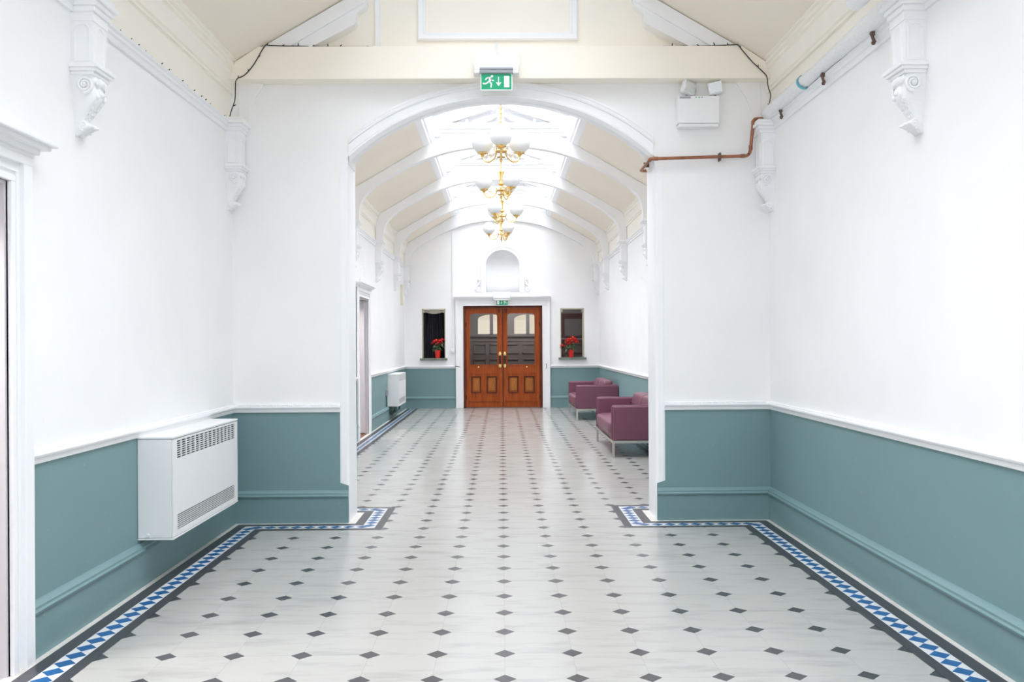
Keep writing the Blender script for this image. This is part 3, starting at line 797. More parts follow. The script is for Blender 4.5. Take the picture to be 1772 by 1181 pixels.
# double doors
dd = thing('door_2', 'varnished wooden double doors with glazed tops in the end wall', 'double door', (EX, YE + .05, 0), kind='structure')
mb = MB(); mb.box(-.90, -.842, YE + .0, YE + .16, 0, 2.385); mb.box(.887, .945, YE + .0, YE + .16, 0, 2.385); mb.box(-.842, .887, YE, YE + .16, 2.335, 2.385)
obj('door_frame', mb, 'wood_dark', dd, bevel=.004)
YD = YE + .055
def leaf(x0, x1, gx0, gx1, px_, hx, stile):
    r = .07
    hole = [(gx0, 1.012), (gx1, 1.012)] + arc(gx1 - r, 2.207 - r, r, 0, PI / 2, 6) + arc(gx0 + r, 2.207 - r, r, PI / 2, PI, 6)
    phs = [rect(a, b, .345, .745) for a, b in px_]
    mb = plate(rect(x0, x1, .012, 2.33), [hole] + phs, lambda u, v, w: (u, YD + w, v), .05)
    o = obj('door_leaf', mb, 'wood', dd, at=((x0 + x1) / 2, YD, 0), bevel=.004)
    # mouldings
    mb = MB()
    mb.rings([[(x, YD - .012, z), (x, YD + .004, z), (EX_ + (x - EX_) * k2, YD + .004, zc + (z - zc) * k3), (EX_ + (x - EX_) * k2, YD - .012, zc + (z - zc) * k3)]
              for (x, z) in hole for EX_, zc, k2, k3 in (((gx0 + gx1) / 2, 1.61, 1.045, 1.025),)], loop=True, cap=False)
    mb.box(x0 + .09, x1 - .09, YD - .012, YD, .80, .825); mb.box(x0 + .06, x1 - .06, YD - .016, YD, .150, .178)
    obj('moulding', mb, 'wood', o, smooth=30)
    obj('glass', MB().box(gx0 - .012, gx1 + .012, YD + .022, YD + .027, 1.0, 2.22), 'glass', o)
    for a, b in px_:
        mb = MB(); z0, z1 = .345, .745
        def rr(d, y): return [(a + d, y, z0 + d), (b - d, y, z0 + d), (b - d, y, z1 - d), (a + d, y, z1 - d)]
        mb.rings([rr(0, YD), rr(.0, YD - .014), rr(.018, YD - .014), rr(.035, YD + .016)], cap=False)
        obj('panel_moulding', mb, 'wood_dark', o)
        mb = MB(); mb.rings([rr(.030, YD + .018), rr(.050, YD + .018), rr(.062, YD + .006)], cap=False)
        mb.add(rr(.062, YD + .006), [(0, 1, 2, 3)])
        obj('panel', mb, 'wood_panel', o)
    h = MB()
    for z0, z1 in ((.955, 1.022), (1.225, 1.292)):
        h.box(hx - .028, hx + .028, YD - .008, YD, z0, z1); h.lathe([(.03, 0), (.024, .02), (.012, .035), (.012, .06)], (hx, YD - .06, (z0 + z1) / 2), 12, axis='y')
        h.sphere((hx, YD - .055, (z0 + z1) / 2), .021, 10); h.sphere((hx, YD - .006, z1), .024, 10, sc=(1, .5, 1)); h.sphere((hx, YD - .006, z0), .024, 10, sc=(1, .5, 1))
    ho = obj('handle', h, 'brass', o, smooth=40); ho['label'] = 'brass mounts of the pull handle'
    g = MB().tube([(hx, YD - .055, 1.02), (hx, YD - .058, 1.07), (hx, YD - .06, 1.12), (hx, YD - .058, 1.18), (hx, YD - .055, 1.23)], [.014, .018, .020, .018, .014], 10)
    obj('grip', g, 'black_gap', o, smooth=60)
    obj('keyhole', MB().lathe([(.018, 0), (.018, .006), (.001, .008)], (stile, YD - .008, .955), 12, axis='y'), 'brass', o)
    return o
leaf(-.838, .019, -.745, -.110, [(-.728, -.487), (-.368, -.113)], -.046, -.55)
leaf(.027, .884, .130, .765, [(.138, .388), (.508, .768)], .066, .58)
obj('meeting_bead', MB().box(.010, .036, YD - .014, YD - .0005, .02, 2.325), 'wood_dark', dd, bevel=.004)
hg = MB()
for z in (.25, 1.95): 
    for x in (-.845, .89): hg.lathe([(.012, -.05), (.016, -.05), (.016, .05), (.012, .05)], (x, YD - .01, z), 10)
obj('hinges', hg, 'black_gap', dd)
hk = MB()
for x in (-.06, .10): hk.box(x - .02, x + .02, YD - .02, YD, 2.215, 2.32)
obj('bolt', hk, 'wood_dark', dd)

# windows of the end wall
def end_window(idx, xs, label, pane=True):
    x0, x1 = xs; z0, z1 = WZ
    r = thing('window_%d' % idx, label, 'window', ((x0 + x1) / 2, YE, z0), kind='structure')
    mb = MB()
    for a, b, c, d in ((x0, x0 + .022, z0, z1), (x1 - .022, x1, z0, z1), (x0, x1, z1 - .03, z1)): mb.box(a, b, YE - .004, YE + .30, c, d)
    mb.box(x0 - .0, x0 + .06, YE + .02, YE + .2, z1 - .09, z1); mb.box(x1 - .06, x1, YE + .02, YE + .2, z1 - .09, z1)
    obj('stone_frame', mb, 'stone', r, bevel=.003)
    obj('sill', MB().box(x0 - .045, x1 + .045, YE - .07, YE + .16, z0 - .05, z0), 'sill', r, bevel=.004)
    if pane: obj('pane', MB().box(x0 + .01, x1 - .01, YE + .20, YE + .205, z0, z1), 'glass', r)
end_window(3, WL, 'small window with black curtain in the end wall', False)
end_window(4, WR, 'small window onto the dark lobby in the end wall')
# black curtain behind the window, with a scalloped pelmet
mb = MB()
n = 60; xa, xb = WL[0] - .05, WL[1] + .05
R = []
for i in range(n + 1):
    x = xa + (xb - xa) * i / n; y = YE + .24 + .016 * math.sin(i * 1.15) + .006 * math.sin(i * 2.7)
    R.append([(x, y, 1.12), (x, y, 2.40), (x, y + .006, 2.40), (x, y + .006, 1.12)])
mb.rings(R)
tag(obj('curtain', mb, 'curtain', smooth=60), 'black curtain hanging behind the small end wall window', 'curtain')
mb = MB(); R = []
for i in range(25):
    t = i / 24; x = WL[0] + .025 + (WL[1] - WL[0] - .05) * t; zb = 2.262 - .05 * math.sin(PI * t); y = YE + .165 + .008 * math.sin(i * 1.9)
    R.append([(x, y, zb), (x, y, 2.295), (x, y + .006, 2.295), (x, y + .006, zb)])
mb.rings(R)
tag(obj('pelmet', mb, 'pelmet', smooth=60), 'off white scalloped pelmet above the black curtain', 'pelmet')

# ------------------------------------------------------------------ lobby behind the doors
LY = 23.6
lw = MB(); lw.box(-3.1, -3.0, YE + .3, LY, 0, 3.2); lw.box(3.0, 3.1, YE + .3, LY, 0, 3.2); lw.box(-3.1, -W - .1, YE + .2, YE + .3, 0, 3.3); lw.box(W + .1, 3.1, YE + .2, YE + .3, 0, 3.3)
struct('wall_lobby_side', lw, 'lobby', 'grey side walls of the lobby behind the doors', 'wall')
struct('ceiling_lobby', MB().box(-3.1, 3.1, YE + .3, LY + .2, 3.2, 3.3), 'lobby', 'grey ceiling of the lobby behind the doors', 'ceiling')
struct('floor_lobby', MB().box(-3.1, 3.1, YE + .02, LY + .2, -.1, -.002), 'dark_panel', 'dark floor of the lobby behind the doors', 'floor')
def lobby_hole(xc, w):
    return [(xc - w, 1.76), (xc + w, 1.76), (xc + w, 2.15)] + [(xc + w * math.cos(a), 2.15 + .13 * math.sin(a)) for a in [PI * k / 12 for k in range(1, 12)]] + [(xc - w, 2.15)]
HX = [-.275, .69, -1.24, 1.66]
struct('wall_lobby', plate([(-3.1, 0), (3.1, 0), (3.1, 3.2), (-3.1, 3.2)], [lobby_hole(x, .36) for x in HX[:2]], lambda u, v, w: (u, LY + w, v), .15),
       'lobby', 'grey lobby wall with arched windows seen through the doors', 'wall')
for k, xc in enumerate(HX[:2]):
    r = thing('window_%d' % (5 + k), 'bright arched lobby window seen through the %s door glass' % ('first' if k == 0 else 'second'), 'window', (xc, LY, 1.76), kind='structure')
    obj('mullion', MB().box(xc - .045, xc + .045, LY - .02, LY + .08, 1.76, 2.30), 'lobby', r)
    obj('pane', MB().box(xc - .37, xc + .37, LY + .05, LY + .056, 1.75, 2.30), 'cream_glass', r)
mb = MB().box(-3.0, 3.0, LY - .06, LY, 0, 1.68); mb.box(-3.0, 3.0, LY - .10, LY, 1.68, 1.73); mb.box(-3.0, 3.0, LY - .075, LY, 1.56, 1.59)
for i in range(14):
    x = -2.9 + .43 * i
    for z0, z1 in ((1.24, 1.50), (.35, 1.10)):
        for a, b, c, d in ((x, x + .34, z0, z0 + .03), (x, x + .34, z1 - .03, z1), (x, x + .03, z0, z1), (x + .31, x + .34, z0, z1)): mb.box(a, b, LY - .085, LY - .05, c, d)
struct('trim_%d' % tn, mb, 'dark_panel', 'dark wood panelling along the lobby wall', 'panelling', bevel=.004); tn += 1
dm = thing('door_3', 'dark mahogany inner door seen through the small window', 'door', (1.9, 22.6, 0), kind='structure')
mb = plate(rect(1.47, 2.35, .01, 2.26), [rect(1.60, 2.22, .95, 2.12)], lambda u, v, w: (u, 22.6 + w, v), .05)
obj('door_leaf', mb, 'mahogany', dm, bevel=.004)
obj('glass', MB().box(1.59, 2.23, 22.62, 22.626, .94, 2.13), 'glass', dm)
obj('push_bar', MB().box(1.50, 2.32, 22.56, 22.60, 1.60, 1.63), 'grey_plastic', dm)

# ------------------------------------------------------------------ heaters
def heater(x, y0, y1, z0, z1, label, cols, loc_lab=None):
    """wall hung fan heater on the left wall; x is the front plane"""
    r = thing('wall_heater', label, 'heater', (-W, (y0 + y1) / 2, z0), 'white wall hung heaters')
    obj('casing', MB().box(-W + .001, x - .012, y0, y1, z0 + .012, z1 - .016), 'metal_white', r, bevel=.004)
    obj('top_lid', MB().box(-W + .001, x + .002, y0 - .003, y1 + .003, z1 - .014, z1), 'metal_white', r, bevel=.003)
    obj('bottom_tray', MB().box(-W + .001, x + .002, y0 - .002, y1 + .002, z0, z0 + .010), 'metal_white', r, bevel=.002)
    gy0, gy1 = y0 + .07, y1 - .07
    t0_, t1_ = z1 - .145, z1 - .03; b0_, b1_ = z0 + .045, z0 + .145
    mp = lambda u, v, w: (x - .010 + w, u, v)
    mb = plate([(y0 + .002, z0 + .014), (y1 - .002, z0 + .014), (y1 - .002, z1 - .018), (y0 + .002, z1 - .018)],
               [[(gy0, t0_), (gy1, t0_), (gy1, t1_), (gy0, t1_)], [(gy0, b0_), (gy1, b0_), (gy1, b1_), (gy0, b1_)]], mp, .010)
    obj('front_panel', mb, 'metal_white', r)
    for nm, g0, g1, rows, cc in (('outlet_grille', t0_, t1_, 8, cols), ('inlet_grille', b0_, b1_, 8, 1)):
        g = MB(); g.box(x - .0112, x - .0108, gy0, gy1, g0, g1, 1)
        for k in range(rows + 1):
            z = g0 + (g1 - g0) * k / rows; g.box(x - .0108, x - .001, gy0, gy1, max(g0, z - .0021), min(g1, z + .0021))
        for k in range(cc + 1):
            y = gy0 + (gy1 - gy0) * k / cc; g.box(x - .0108, x - .0005, max(gy0, y - .0045), min(gy1, y + .0045), g0, g1)
        obj(nm, g, ['metal_white', 'black_gap'], r)
    return r
h1 = heater(-2.045, 5.522, 6.866, .296, .935, 'large white wall heater below the dado in the near hall', 14)
obj('lock', MB().lathe([(.010, -.004), (.012, 0), (.004, .003)], (-2.20, 5.519, .325), 10, axis='y'), 'metal_white', h1)
h2 = heater(-2.045, 17.56, 18.88, .272, .908, 'smaller looking white wall heater beyond the lilac door', 14)
mb = MB()
mb.tube([(-2.20, 17.62, .275), (-2.20, 17.62, .18), (-2.20, 17.66, .12), (-2.20, 17.80, .10), (-2.215, 18.2, .10), (-2.215, 18.5, .14), (-2.215, 18.55, .275)], .022, 8)
mb.tube([(-2.12, 17.62, .275), (-2.12, 17.62, .20), (-2.12, 17.70, .165), (-2.12, 18.3, .165), (-2.12, 18.36, .275)], .018, 8)
mb.box(-2.22, -2.17, 17.59, 17.65, .19, .25)
tag(obj('heater_pipes', mb, 'pipe_green', smooth=50), 'green pipework under the far wall heater', 'pipe')
mb = MB().box(-W, -W + .04, 17.26, 17.36, .50, .63); mb.box(-W, -W + .048, 17.275, 17.345, .53, .60)
tag(obj('fused_spur', mb, 'grey_plastic', bevel=.004), 'small grey electrical box beside the far wall heater', 'switch box')
mb = MB().tube([(-W + .012, 17.30, .50), (-W + .012, 17.30, .28)], .010, 6)
tag(obj('cable_drop', mb, 'pipe_green'), 'short green conduit below the small grey electrical box', 'conduit')

# ------------------------------------------------------------------ sofas
def sofa(label):
    """faces -x, front at x=0, back towards +x; runs along y from 0 to L"""
    L, D = 1.98, .83
    r = thing('sofa', label, 'sofa', (0, 0, 0), 'aubergine leather sofas along the wall')
    for y0 in (0, L - .125):
        a = MB().box(.015, D, y0, y0 + .125, .222, .675)
        obj('arm', a, 'leather', r, bevel=.022, seg=4, smooth=40)
        sm = MB()
        for yy in (y0 + .022, y0 + .103): sm.tube([(.012, yy, .23), (.012, yy, .66), (.03, yy, .678), (D - .03, yy, .678)], .004, 6)
        obj('piping', sm, 'leather', r.children[-1], smooth=60)
    obj('back', MB().box(D - .14, D, .127, L - .127, .222, .69), 'leather', r, bevel=.022, seg=4, smooth=40)
    obj('seat_base', MB().box(.03, D - .14, .127, L - .127, .222, .30), 'leather', r, bevel=.01, smooth=40)
    def cushion(x0, x1, y0, y1, z0, z1, pw, nx=10, ny=16, nz=6):
        mb = MB()
        bm = bmesh.new(); bmesh.ops.create_cube(bm, size=2.0)
        bmesh.ops.subdivide_edges(bm, edges=bm.edges[:], cuts=9, use_grid_fill=True)
        for v in bm.verts:
            x, y, z = v.co
            def sq(a, b, c): return a * math.sqrt(max(0, 1 - (b ** 8) * .12 - (c ** 8) * .12))
            nx_, ny_, nz_ = sq(x, y, z), sq(y, x, z), sq(z, x, y)
            nz_ *= 1 + pw * (1 - x * x) * (1 - y * y); nx_ *= 1 + pw * .5 * (1 - z * z) * (1 - y * y)
            v.co = ((x0 + x1) / 2 + nx_ * (x1 - x0) / 2, (y0 + y1) / 2 + ny_ * (y1 - y0) / 2, (z0 + z1) / 2 + nz_ * (z1 - z0) / 2)
        bm.verts.index_update()
        mb.add([tuple(v.co) for v in bm.verts], [tuple(v.index for v in f.verts) for f in bm.faces]); bm.free()
        return mb
    sc = cushion(-.012, D - .15, .132, L - .132, .295, .455, .10)
    sc.tube([(-.018, .20, .31), (-.018, L - .20, .31)], .004, 6)
    obj('seat_cushion', sc, 'leather', r, smooth=60)
    for a, b in ((.14, L / 2 - .006), (L / 2 + .006, L - .14)):
        bc = cushion(D - .33, D - .13, a, b, .44, .755, .12)
        bc.tube([(D - .345, a + .02, .62), (D - .345, b - .02, .62)], .003, 6)
        # lean the cushion back
        bc.v = [(x + (z - .45) * .18 * (1 if x < D else 1), y, z) for x, y, z in bc.v]
        obj('back_cushion', bc, 'leather', r, smooth=60)
    f = MB()
    for y0 in (.0, L - .03): f.box(.012, D, y0, y0 + .03, .188, .221)
    for x0 in (.012, D - .03): f.box(x0, x0 + .03, .03, L - .03, .188, .221)
    obj('steel_frame', f, 'steel', r, bevel=.002)
    for x0 in (.012, D - .042):
        for y0 in (.0, L - .03): obj('leg', MB().box(x0, x0 + .030, y0, y0 + .03, 0, .188), 'steel', r, bevel=.002)
    return r
s1 = sofa('aubergine leather sofa half hidden behind the arch jamb')
s1.location = (1.42, 11.58, 0)
dup(s1, (1.425, 17.22, 0), 0, 'aubergine leather sofa further back, nearest the end wall')

# ------------------------------------------------------------------ chandeliers
def chandelier(label):
    r = thing('chandelier', label, 'chandelier', (0, 0, 0), 'brass globe chandeliers down the hall')
    b = MB()
    b.lathe([(0, 0), (.012, .012), (.006, .022), (.022, .04), (.026, .055), (.012, .066), (.012, .08), (.05, .084), (.052, .092), (.014, .098), (.012, .14),
             (.07, .148), (.074, .160), (.066, .172), (.03, .182), (.018, .2), (.018, .225), (.045, .238), (.050, .252), (.028, .262), (.022, .29), (.024, .33), (.030, .37), (.042, .405), (.058, .428), (.05, .43), (.012, .41)], (0, 0, 0), 20)
    for k in range(6):
        a = PI * k / 3 + .3; b.tube([(.058 * math.cos(a), .058 * math.sin(a), .15), (.078 * math.cos(a), .078 * math.sin(a), .165), (.085 * math.cos(a), .085 * math.sin(a), .195), (.075 * math.cos(a), .075 * math.sin(a), .20)], .006, 6)
    obj('centre_stem', b, 'brass', r, smooth=45)
    rod = MB().tube([(0, 0, .41), (0, 0, .80)], .007, 8)
    for k in range(7): rod.sphere((0, 0, .46 + .052 * k), .013, 8, sc=(1, 1, 1.5))
    rod.lathe([(.01, .74), (.045, .765), (.055, .795), (.055, .808)], (0, 0, 0), 16)
    obj('hanging_rod', rod, 'brass', r, smooth=45)
    for k in range(3):
        a = 2 * PI * k / 3; c, s = math.cos(a), math.sin(a)
        def P(rad, z): return (rad * c, rad * s, z)
        arm = MB().tube([P(q, z) for q, z in spline([(.066, .165), (.070, .125), (.092, .085), (.135, .056), (.175, .048), (.215, .055), (.245, .082), (.258, .118), (.26, .135)], 4)], .0095, 8)
        arm.sphere(P(.168, .049), .016, 8)
        sp = []
        for i in range(30):
            t = i / 29; an = -.5 + t * 3.2 * PI; rd = .045 * (1 - .8 * t)
            sp.append(P(.150 + rd * math.cos(an + .4), .125 + rd * math.sin(an + .4)))
        arm.tube(sp, .0045, 6)
        arm.tube([P(.189, .115), P(.205, .095), P(.222, .060)], .0045, 6)
        ao = obj('arm', arm, 'brass', r, smooth=50)
        g = MB().lathe([(.012, .118), (.020, .124), (.028, .135), (.022, .142), (.034, .150), (.062, .158), (.066, .168), (.050, .172), (.02, .172)], P(.26, 0), 18)
        obj('globe_gallery', g, 'brass', ao, smooth=45)
        obj('globe', MB().sphere(P(.26, .29), .131, 32), 'globe', r, smooth=180)
    return r
CZ = 3.65
ch = chandelier('brass three globe chandelier nearest the arch')
ch.location = (0, TY['a'], CZ); ch.rotation_euler = (0, 0, -PI / 2)
dup(ch, (.0, TY['b'], CZ), math.radians(185), 'second brass globe chandelier from the arch')
dup(ch, (.015, TY['c'], CZ), math.radians(0), 'third brass globe chandelier from the arch')
dup(ch, (.0, TY['d'], CZ), math.radians(183), 'furthest brass globe chandelier, just in front of the end wall')

# ------------------------------------------------------------------ exit signs
def disc(mb, cx_, cz_, r, y0, y1, m=0, n=20): mb.prism([(cx_ + r * math.cos(2 * PI * k / n), cz_ + r * math.sin(2 * PI * k / n)) for k in range(n)], 'y', y0, y1, m)
def stroke(mb, pts, w, y0, y1):
    for (x0, z0), (x1, z1) in zip(pts, pts[1:]):
        d = Vector((x1 - x0, z1 - z0)); 
        if d.length < 1e-6: continue
        d.normalize(); q = Vector((-d.y, d.x)) * w / 2
        mb.prism([(x0 + q.x, z0 + q.y), (x1 + q.x, z1 + q.y), (x1 - q.x, z1 - q.y), (x0 - q.x, z0 - q.y)], 'y', y0, y1)
def pictogram(x0, z0, w, h, y, mirror):
    mb = MB()
    def T(u, v): return (x0 + (w * (1 - u) if mirror else w * u), z0 + h * v)
    y0, y1 = y - .0015, y
    hx, hz = T(.355, .84); disc(mb, hx, hz, .075 * h, y0, y1)
    def st(pts, ww): stroke(mb, [T(*p) for p in pts], ww * h, y0, y1)
    mb.prism([T(*p) for p in ((.245, .78), (.315, .80), (.345, .62), (.275, .44), (.205, .46), (.25, .60))], 'y', y0, y1)   # trunk
    st([(.27, .755), (.175, .72), (.135, .60)], .075)          # rear arm
    st([(.315, .74), (.345, .585), (.415, .555)], .075)         # front arm
    st([(.235, .475), (.15, .36), (.045, .375)], .095)          # trailing leg
    st([(.265, .485), (.335, .36), (.315, .13)], .095)          # leading leg
    st([(.295, .135), (.345, .135)], .05)
    mb.prism([T(*p) for p in ((.555, .80), (.585, .80), (.585, .40), (.555, .40))], 'y', y0, y1)
    mb.prism([T(*p) for p in ((.475, .46), (.55, .42), (.59, .42), (.665, .46), (.57, .20))], 'y', y0, y1)
    mb.prism([T(*p) for p in ((.755, .86), (.93, .86), (.93, .13), (.755, .13))], 'y', y0, y1)
    return mb
r = thing('exit_sign', 'green running man exit sign hung from the cream beam', 'exit sign', (-.035, 7.35, 3.58), 'green exit signs')
hb = MB(); prof = [(7.349, 3.715), (7.349, 3.872), (7.318, 3.872), (7.286, 3.86), (7.262, 3.83), (7.252, 3.79), (7.252, 3.75), (7.262, 3.725), (7.275, 3.715)]
hb.prism(prof, 'x', -.222, .150)
obj('housing', hb, 'plastic_white', r, smooth=35)
for x0 in (-.218, .100):
    obj('end_clip', MB().box(x0, x0 + .046, 7.244, 7.30, 3.708, 3.775), 'plastic_white', r, bevel=.006)
obj('lamp_diffuser', MB().box(-.172, .102, 7.250, 7.30, 3.712, 3.735).box(-.172, .102, 7.247, 7.30, 3.740, 3.756), 'grey_plastic', r, bevel=.003)
so = obj('sign_panel', MB().box(-.166, .094, 7.268, 7.276, 3.575, 3.712), 'sign_white', r)
obj('green_field', MB().box(-.159, .087, 7.2665, 7.268, 3.582, 3.710), 'sign_green', so)
obj('pictogram', pictogram(-.159, 3.582, .246, .128, 7.2665, False), 'sign_white', so)
obj('supply_cord', MB().tube([(-.042, 7.332, 3.87), (-.044, 7.345, 3.91), (-.042, 7.345, 3.96), (-.042, 7.36, 3.985)], .006, 6).tube([(-.022, 7.332, 3.87), (-.024, 7.345, 3.91), (-.026, 7.345, 3.96), (-.028, 7.36, 3.985)], .006, 6), 'plastic_white', r)
r = thing('exit_sign', 'small green exit sign above the wooden double doors', 'exit sign', (EX, YE - .13, 2.41), 'green exit signs')
obj('housing', MB().box(-.20, .20, YE - .24, YE - .131, 2.545, 2.70).prism([(-.165, 2.50), (.165, 2.50), (.20, 2.545), (-.20, 2.545)], 'y', YE - .23, YE - .131), 'plastic_white', r, bevel=.012, seg=3)
so = obj('sign_panel', MB().box(-.125, .145, YE - .19, YE - .18, 2.395, 2.525), 'sign_white', r)
obj('green_field', MB().box(-.122, .142, YE - .1918, YE - .19, 2.398, 2.522), 'sign_green', so)
obj('pictogram', pictogram(-.122, 2.398, .264, .124, YE - .1918, True), 'sign_white', so)

# ------------------------------------------------------------------ twin emergency lamp
r = thing('emergency_light', 'white twin spot emergency lamp box on the arch wall', 'emergency light', (1.65, YA, 3.31))
obj('body', MB().box(1.478, 1.825, YA - .10, YA, 3.335, 3.562), 'plastic_white', r, bevel=.006)
obj('bottom_cover', MB().box(1.484, 1.82, YA - .094, YA, 3.306, 3.333), 'plastic_white', r, bevel=.008)
ip = MB().box(1.492, 1.585, YA - .1015, YA - .10, 3.540, 3.556); obj('label_strip', ip, 'grey_plastic', r)
li = MB(); 
for x in (1.63, 1.655, 1.68): li.lathe([(.005, 0), (.005, .003), (.001, .004)], (x, YA - .104, 3.549), 8, axis='y')
obj('indicator', li, 'sign_green', r)
for k, (x, rz, ry) in enumerate(((1.563, .5, .28), (1.802, -.25, -.16))):
    m = Matrix.Translation((x, YA - .06, 3.632)) @ Matrix.Rotation(rz, 4, 'Z') @ Matrix.Rotation(ry, 4, 'Y')
    a = MB().box(-.060, .060, -.04, .0, -.052, .052); a.rings([[(sx * .060, 0, sz * .052) for sx, sz in ((-1, -1), (1, -1), (1, 1), (-1, 1))], [(sx * .028, .05, sz * .024) for sx, sz in ((-1, -1), (1, -1), (1, 1), (-1, 1))]])
    a.v = [tuple(m @ Vector(v)) for v in a.v]
    l = MB().box(-.054, .054, -.047, -.0405, -.046, .046); l.v = [tuple(m @ Vector(v)) for v in l.v]
    lo = obj('lamp_head', a, 'plastic_white', r, bevel=.006); obj('lens', l, 'lens', lo, bevel=.003)
    obj('bracket', MB().tube([(x, YA - .05, 3.56), (x, YA - .055, 3.60)], .010, 8), 'grey_plastic', r)
obj('supply_cable', MB().tube(spline([(1.61, YA - .012, 3.56), (1.625, YA - .02, 3.62), (1.642, YA - .01, 3.66), (1.648, YA - .03, 3.694)], 4), .005, 6).tube(spline([(1.645, YA - .012, 3.56), (1.655, YA - .02, 3.61), (1.648, YA - .012, 3.66), (1.650, YA - .03, 3.694)], 4), .005, 6), 'plastic_white', r)
for s in (-1, 1):
    obj('side_loop', MB().tube([(1.6515 + s * (.174 + .02 * math.sin(a)), YA - .03, 3.53 - .04 * math.cos(a)) for a in [PI * k / 8 for k in range(9)]], .003, 6), 'plastic_white', r)

# ------------------------------------------------------------------ copper pipe
r = thing('copper_pipe', 'tarnished copper pipe bending along the arch wall', 'pipe', (1.25, YA - .05, 3.04))
yp = YA - .055
def bend(P, rad=.03, n=5):
    out = [Vector(P[0])]
    for i in range(1, len(P) - 1):
        a, b, c = Vector(P[i - 1]), Vector(P[i]), Vector(P[i + 1])
        p0 = b + (a - b).normalized() * rad; p2 = b + (c - b).normalized() * rad
        for k in range(n + 1):
            t = k / n; out.append(p0 * (1 - t) ** 2 + b * 2 * t * (1 - t) + p2 * t * t)
    out.append(Vector(P[-1])); return out
path = bend([(2.218, 7.373, 3.376), (2.214, 7.405, 3.372), (2.112, 7.41, 3.370), (2.085, 7.41, 3.10), (2.075, yp, 3.068), (1.255, yp, 3.046), (1.248, YA2 + .06, 3.042), (1.36, YA2 + .06, 3.042)])
obj('pipe_run', MB().tube(path, .0135, 10), 'copper', r, smooth=60)
for p, d in (((2.110, 7.41, 3.335), 0), ((2.087, 7.41, 3.13), 0), ((2.03, yp, 3.067), 1), ((1.30, yp, 3.047), 1), ((1.2545, yp + .05, 3.046), 2)):
    obj('coupling', MB().lathe([(.0135, -.02), (.017, -.018), (.017, .018), (.0135, .02)], p, 10, axis='zxy'[d]), 'copper', r, smooth=45)
obj('pipe_clip', MB().box(1.833, 1.845, yp - .012, YA, 3.03, 3.095).lathe([(.018, -.008), (.022, -.006), (.022, .006), (.018, .008)], (1.839, yp, 3.062), 12, axis='x'), 'rust', r)
obj('pipe_clip', MB().box(1.245, 1.295, 7.74, 7.755, 3.035, 3.075), 'rust', r)

# ------------------------------------------------------------------ foil lagging on the picture rail
r = thing('pipe_lagging', 'silver foil lagged pipe lying along the picture rail', 'lagged pipe', (2.2, 7.3, 3.36))
R = []; n = 70
for i in range(n + 1):
    t = i / n; y = 7.36 - t * 2.40; rad = .048 + .006 * math.sin(t * 9) + random.uniform(-.003, .003) + .006 * t
    if i in (0, n): rad *= .75
    R.append([(2.207 + (rad + random.uniform(-.0028, .0028)) * math.cos(2 * PI * j / 14), y, 3.388 + .012 * t + (rad + random.uniform(-.0028, .0028)) * math.sin(2 * PI * j / 14)) for j in range(14)])
obj('foil_sleeve', MB().rings(R), 'foil', r, smooth=70)
tp = MB(); yy = 6.42
tp.rings([[(2.207 + .0555 * math.cos(2 * PI * j / 20), y + .02 * math.sin(2 * PI * j / 20), 3.391 + .0555 * math.sin(2 * PI * j / 20)) for j in range(20)] for y in (yy, yy + .035)], cap=False)
to = obj('tape_band', tp, 'tape', r, smooth=60); to['label'] = 'blue tape band'
r = thing('pipe_lagging', 'second length of foil lagging passing in front of the near corbel', 'lagged pipe', (2.1, 4.9, 3.42))
R = []
for i in range(41):
    t = i / 40; y = 5.08 - 1.2 * t; rad = .05 + .006 * math.sin(t * 11) + random.uniform(-.002, .002)
    if i in (0, 40): rad *= .7
    x = 2.02 + .0 * t
    R.append([(x + rad * math.cos(2 * PI * j / 14), y, 3.44 + rad * math.sin(2 * PI * j / 14)) for j in range(14)])
obj('foil_sleeve', MB().rings(R), 'foil', r, smooth=70)
HOOK = [(7.0, 'rusty clip on the picture rail close to the arch wall'), (6.08, 'pale rusty clip midway along the picture rail'), (5.26, 'rusty clip on the picture rail closest to the near corbel')]
for y, lb in HOOK:
    mb = MB(); mb.tube(bend([(2.215, y, 3.35), (2.205, y, 3.335), (2.213, y - .004, 3.30), (2.222, y - .008, 3.278)], .008, 3), [.012] * 0 or .010, 8); mb.sphere((2.212, y - .01, 3.275), .014, 8)
    mb.lathe([(.016, -.012), (.018, 0), (.016, .012)], (2.213, y, 3.335), 8, axis='y')
    tag(obj('rail_hook', mb, 'rust', smooth=50), lb, 'clip', 'rusty clips along the picture rail')

# ------------------------------------------------------------------ string lights
def string_lights(path, label, step):
    P = [Vector(p) for p in path]
    r = thing('string_lights', label, 'string lights', tuple(P[0]), 'dark strings of fairy lights')
    obj('cable', MB().tube(P, .0042, 6), 'dark_wire', r, smooth=60)
    d = 0; nxt = step * .4; rnd = random.Random(3); k = 0
    for a, b in zip(P, P[1:]):
        L = (b - a).length
        while d + L > nxt and k < 70:
            q = a.lerp(b, (nxt - d) / L)
            dr_ = Vector((rnd.uniform(-.5, .5) - .5 * (1 if q.x > 0 else -1), -.5 + rnd.uniform(-.6, .3), rnd.uniform(-.2, .7))).normalized()
            m = MB().tube([q, q + dr_ * .016, q + dr_ * .030], [.0050, .0045, .002], 6)
            obj('bulb', m, 'dark_wire', r); k += 1; nxt += step * rnd.uniform(.8, 1.2)
        d += L
    return r
rl = random.Random(5)
pl = [(-W + .016, 4.98 + .1 * i, 3.349 + (rl.uniform(0, .006) if 9 < i < 15 else 0)) for i in range(24)]
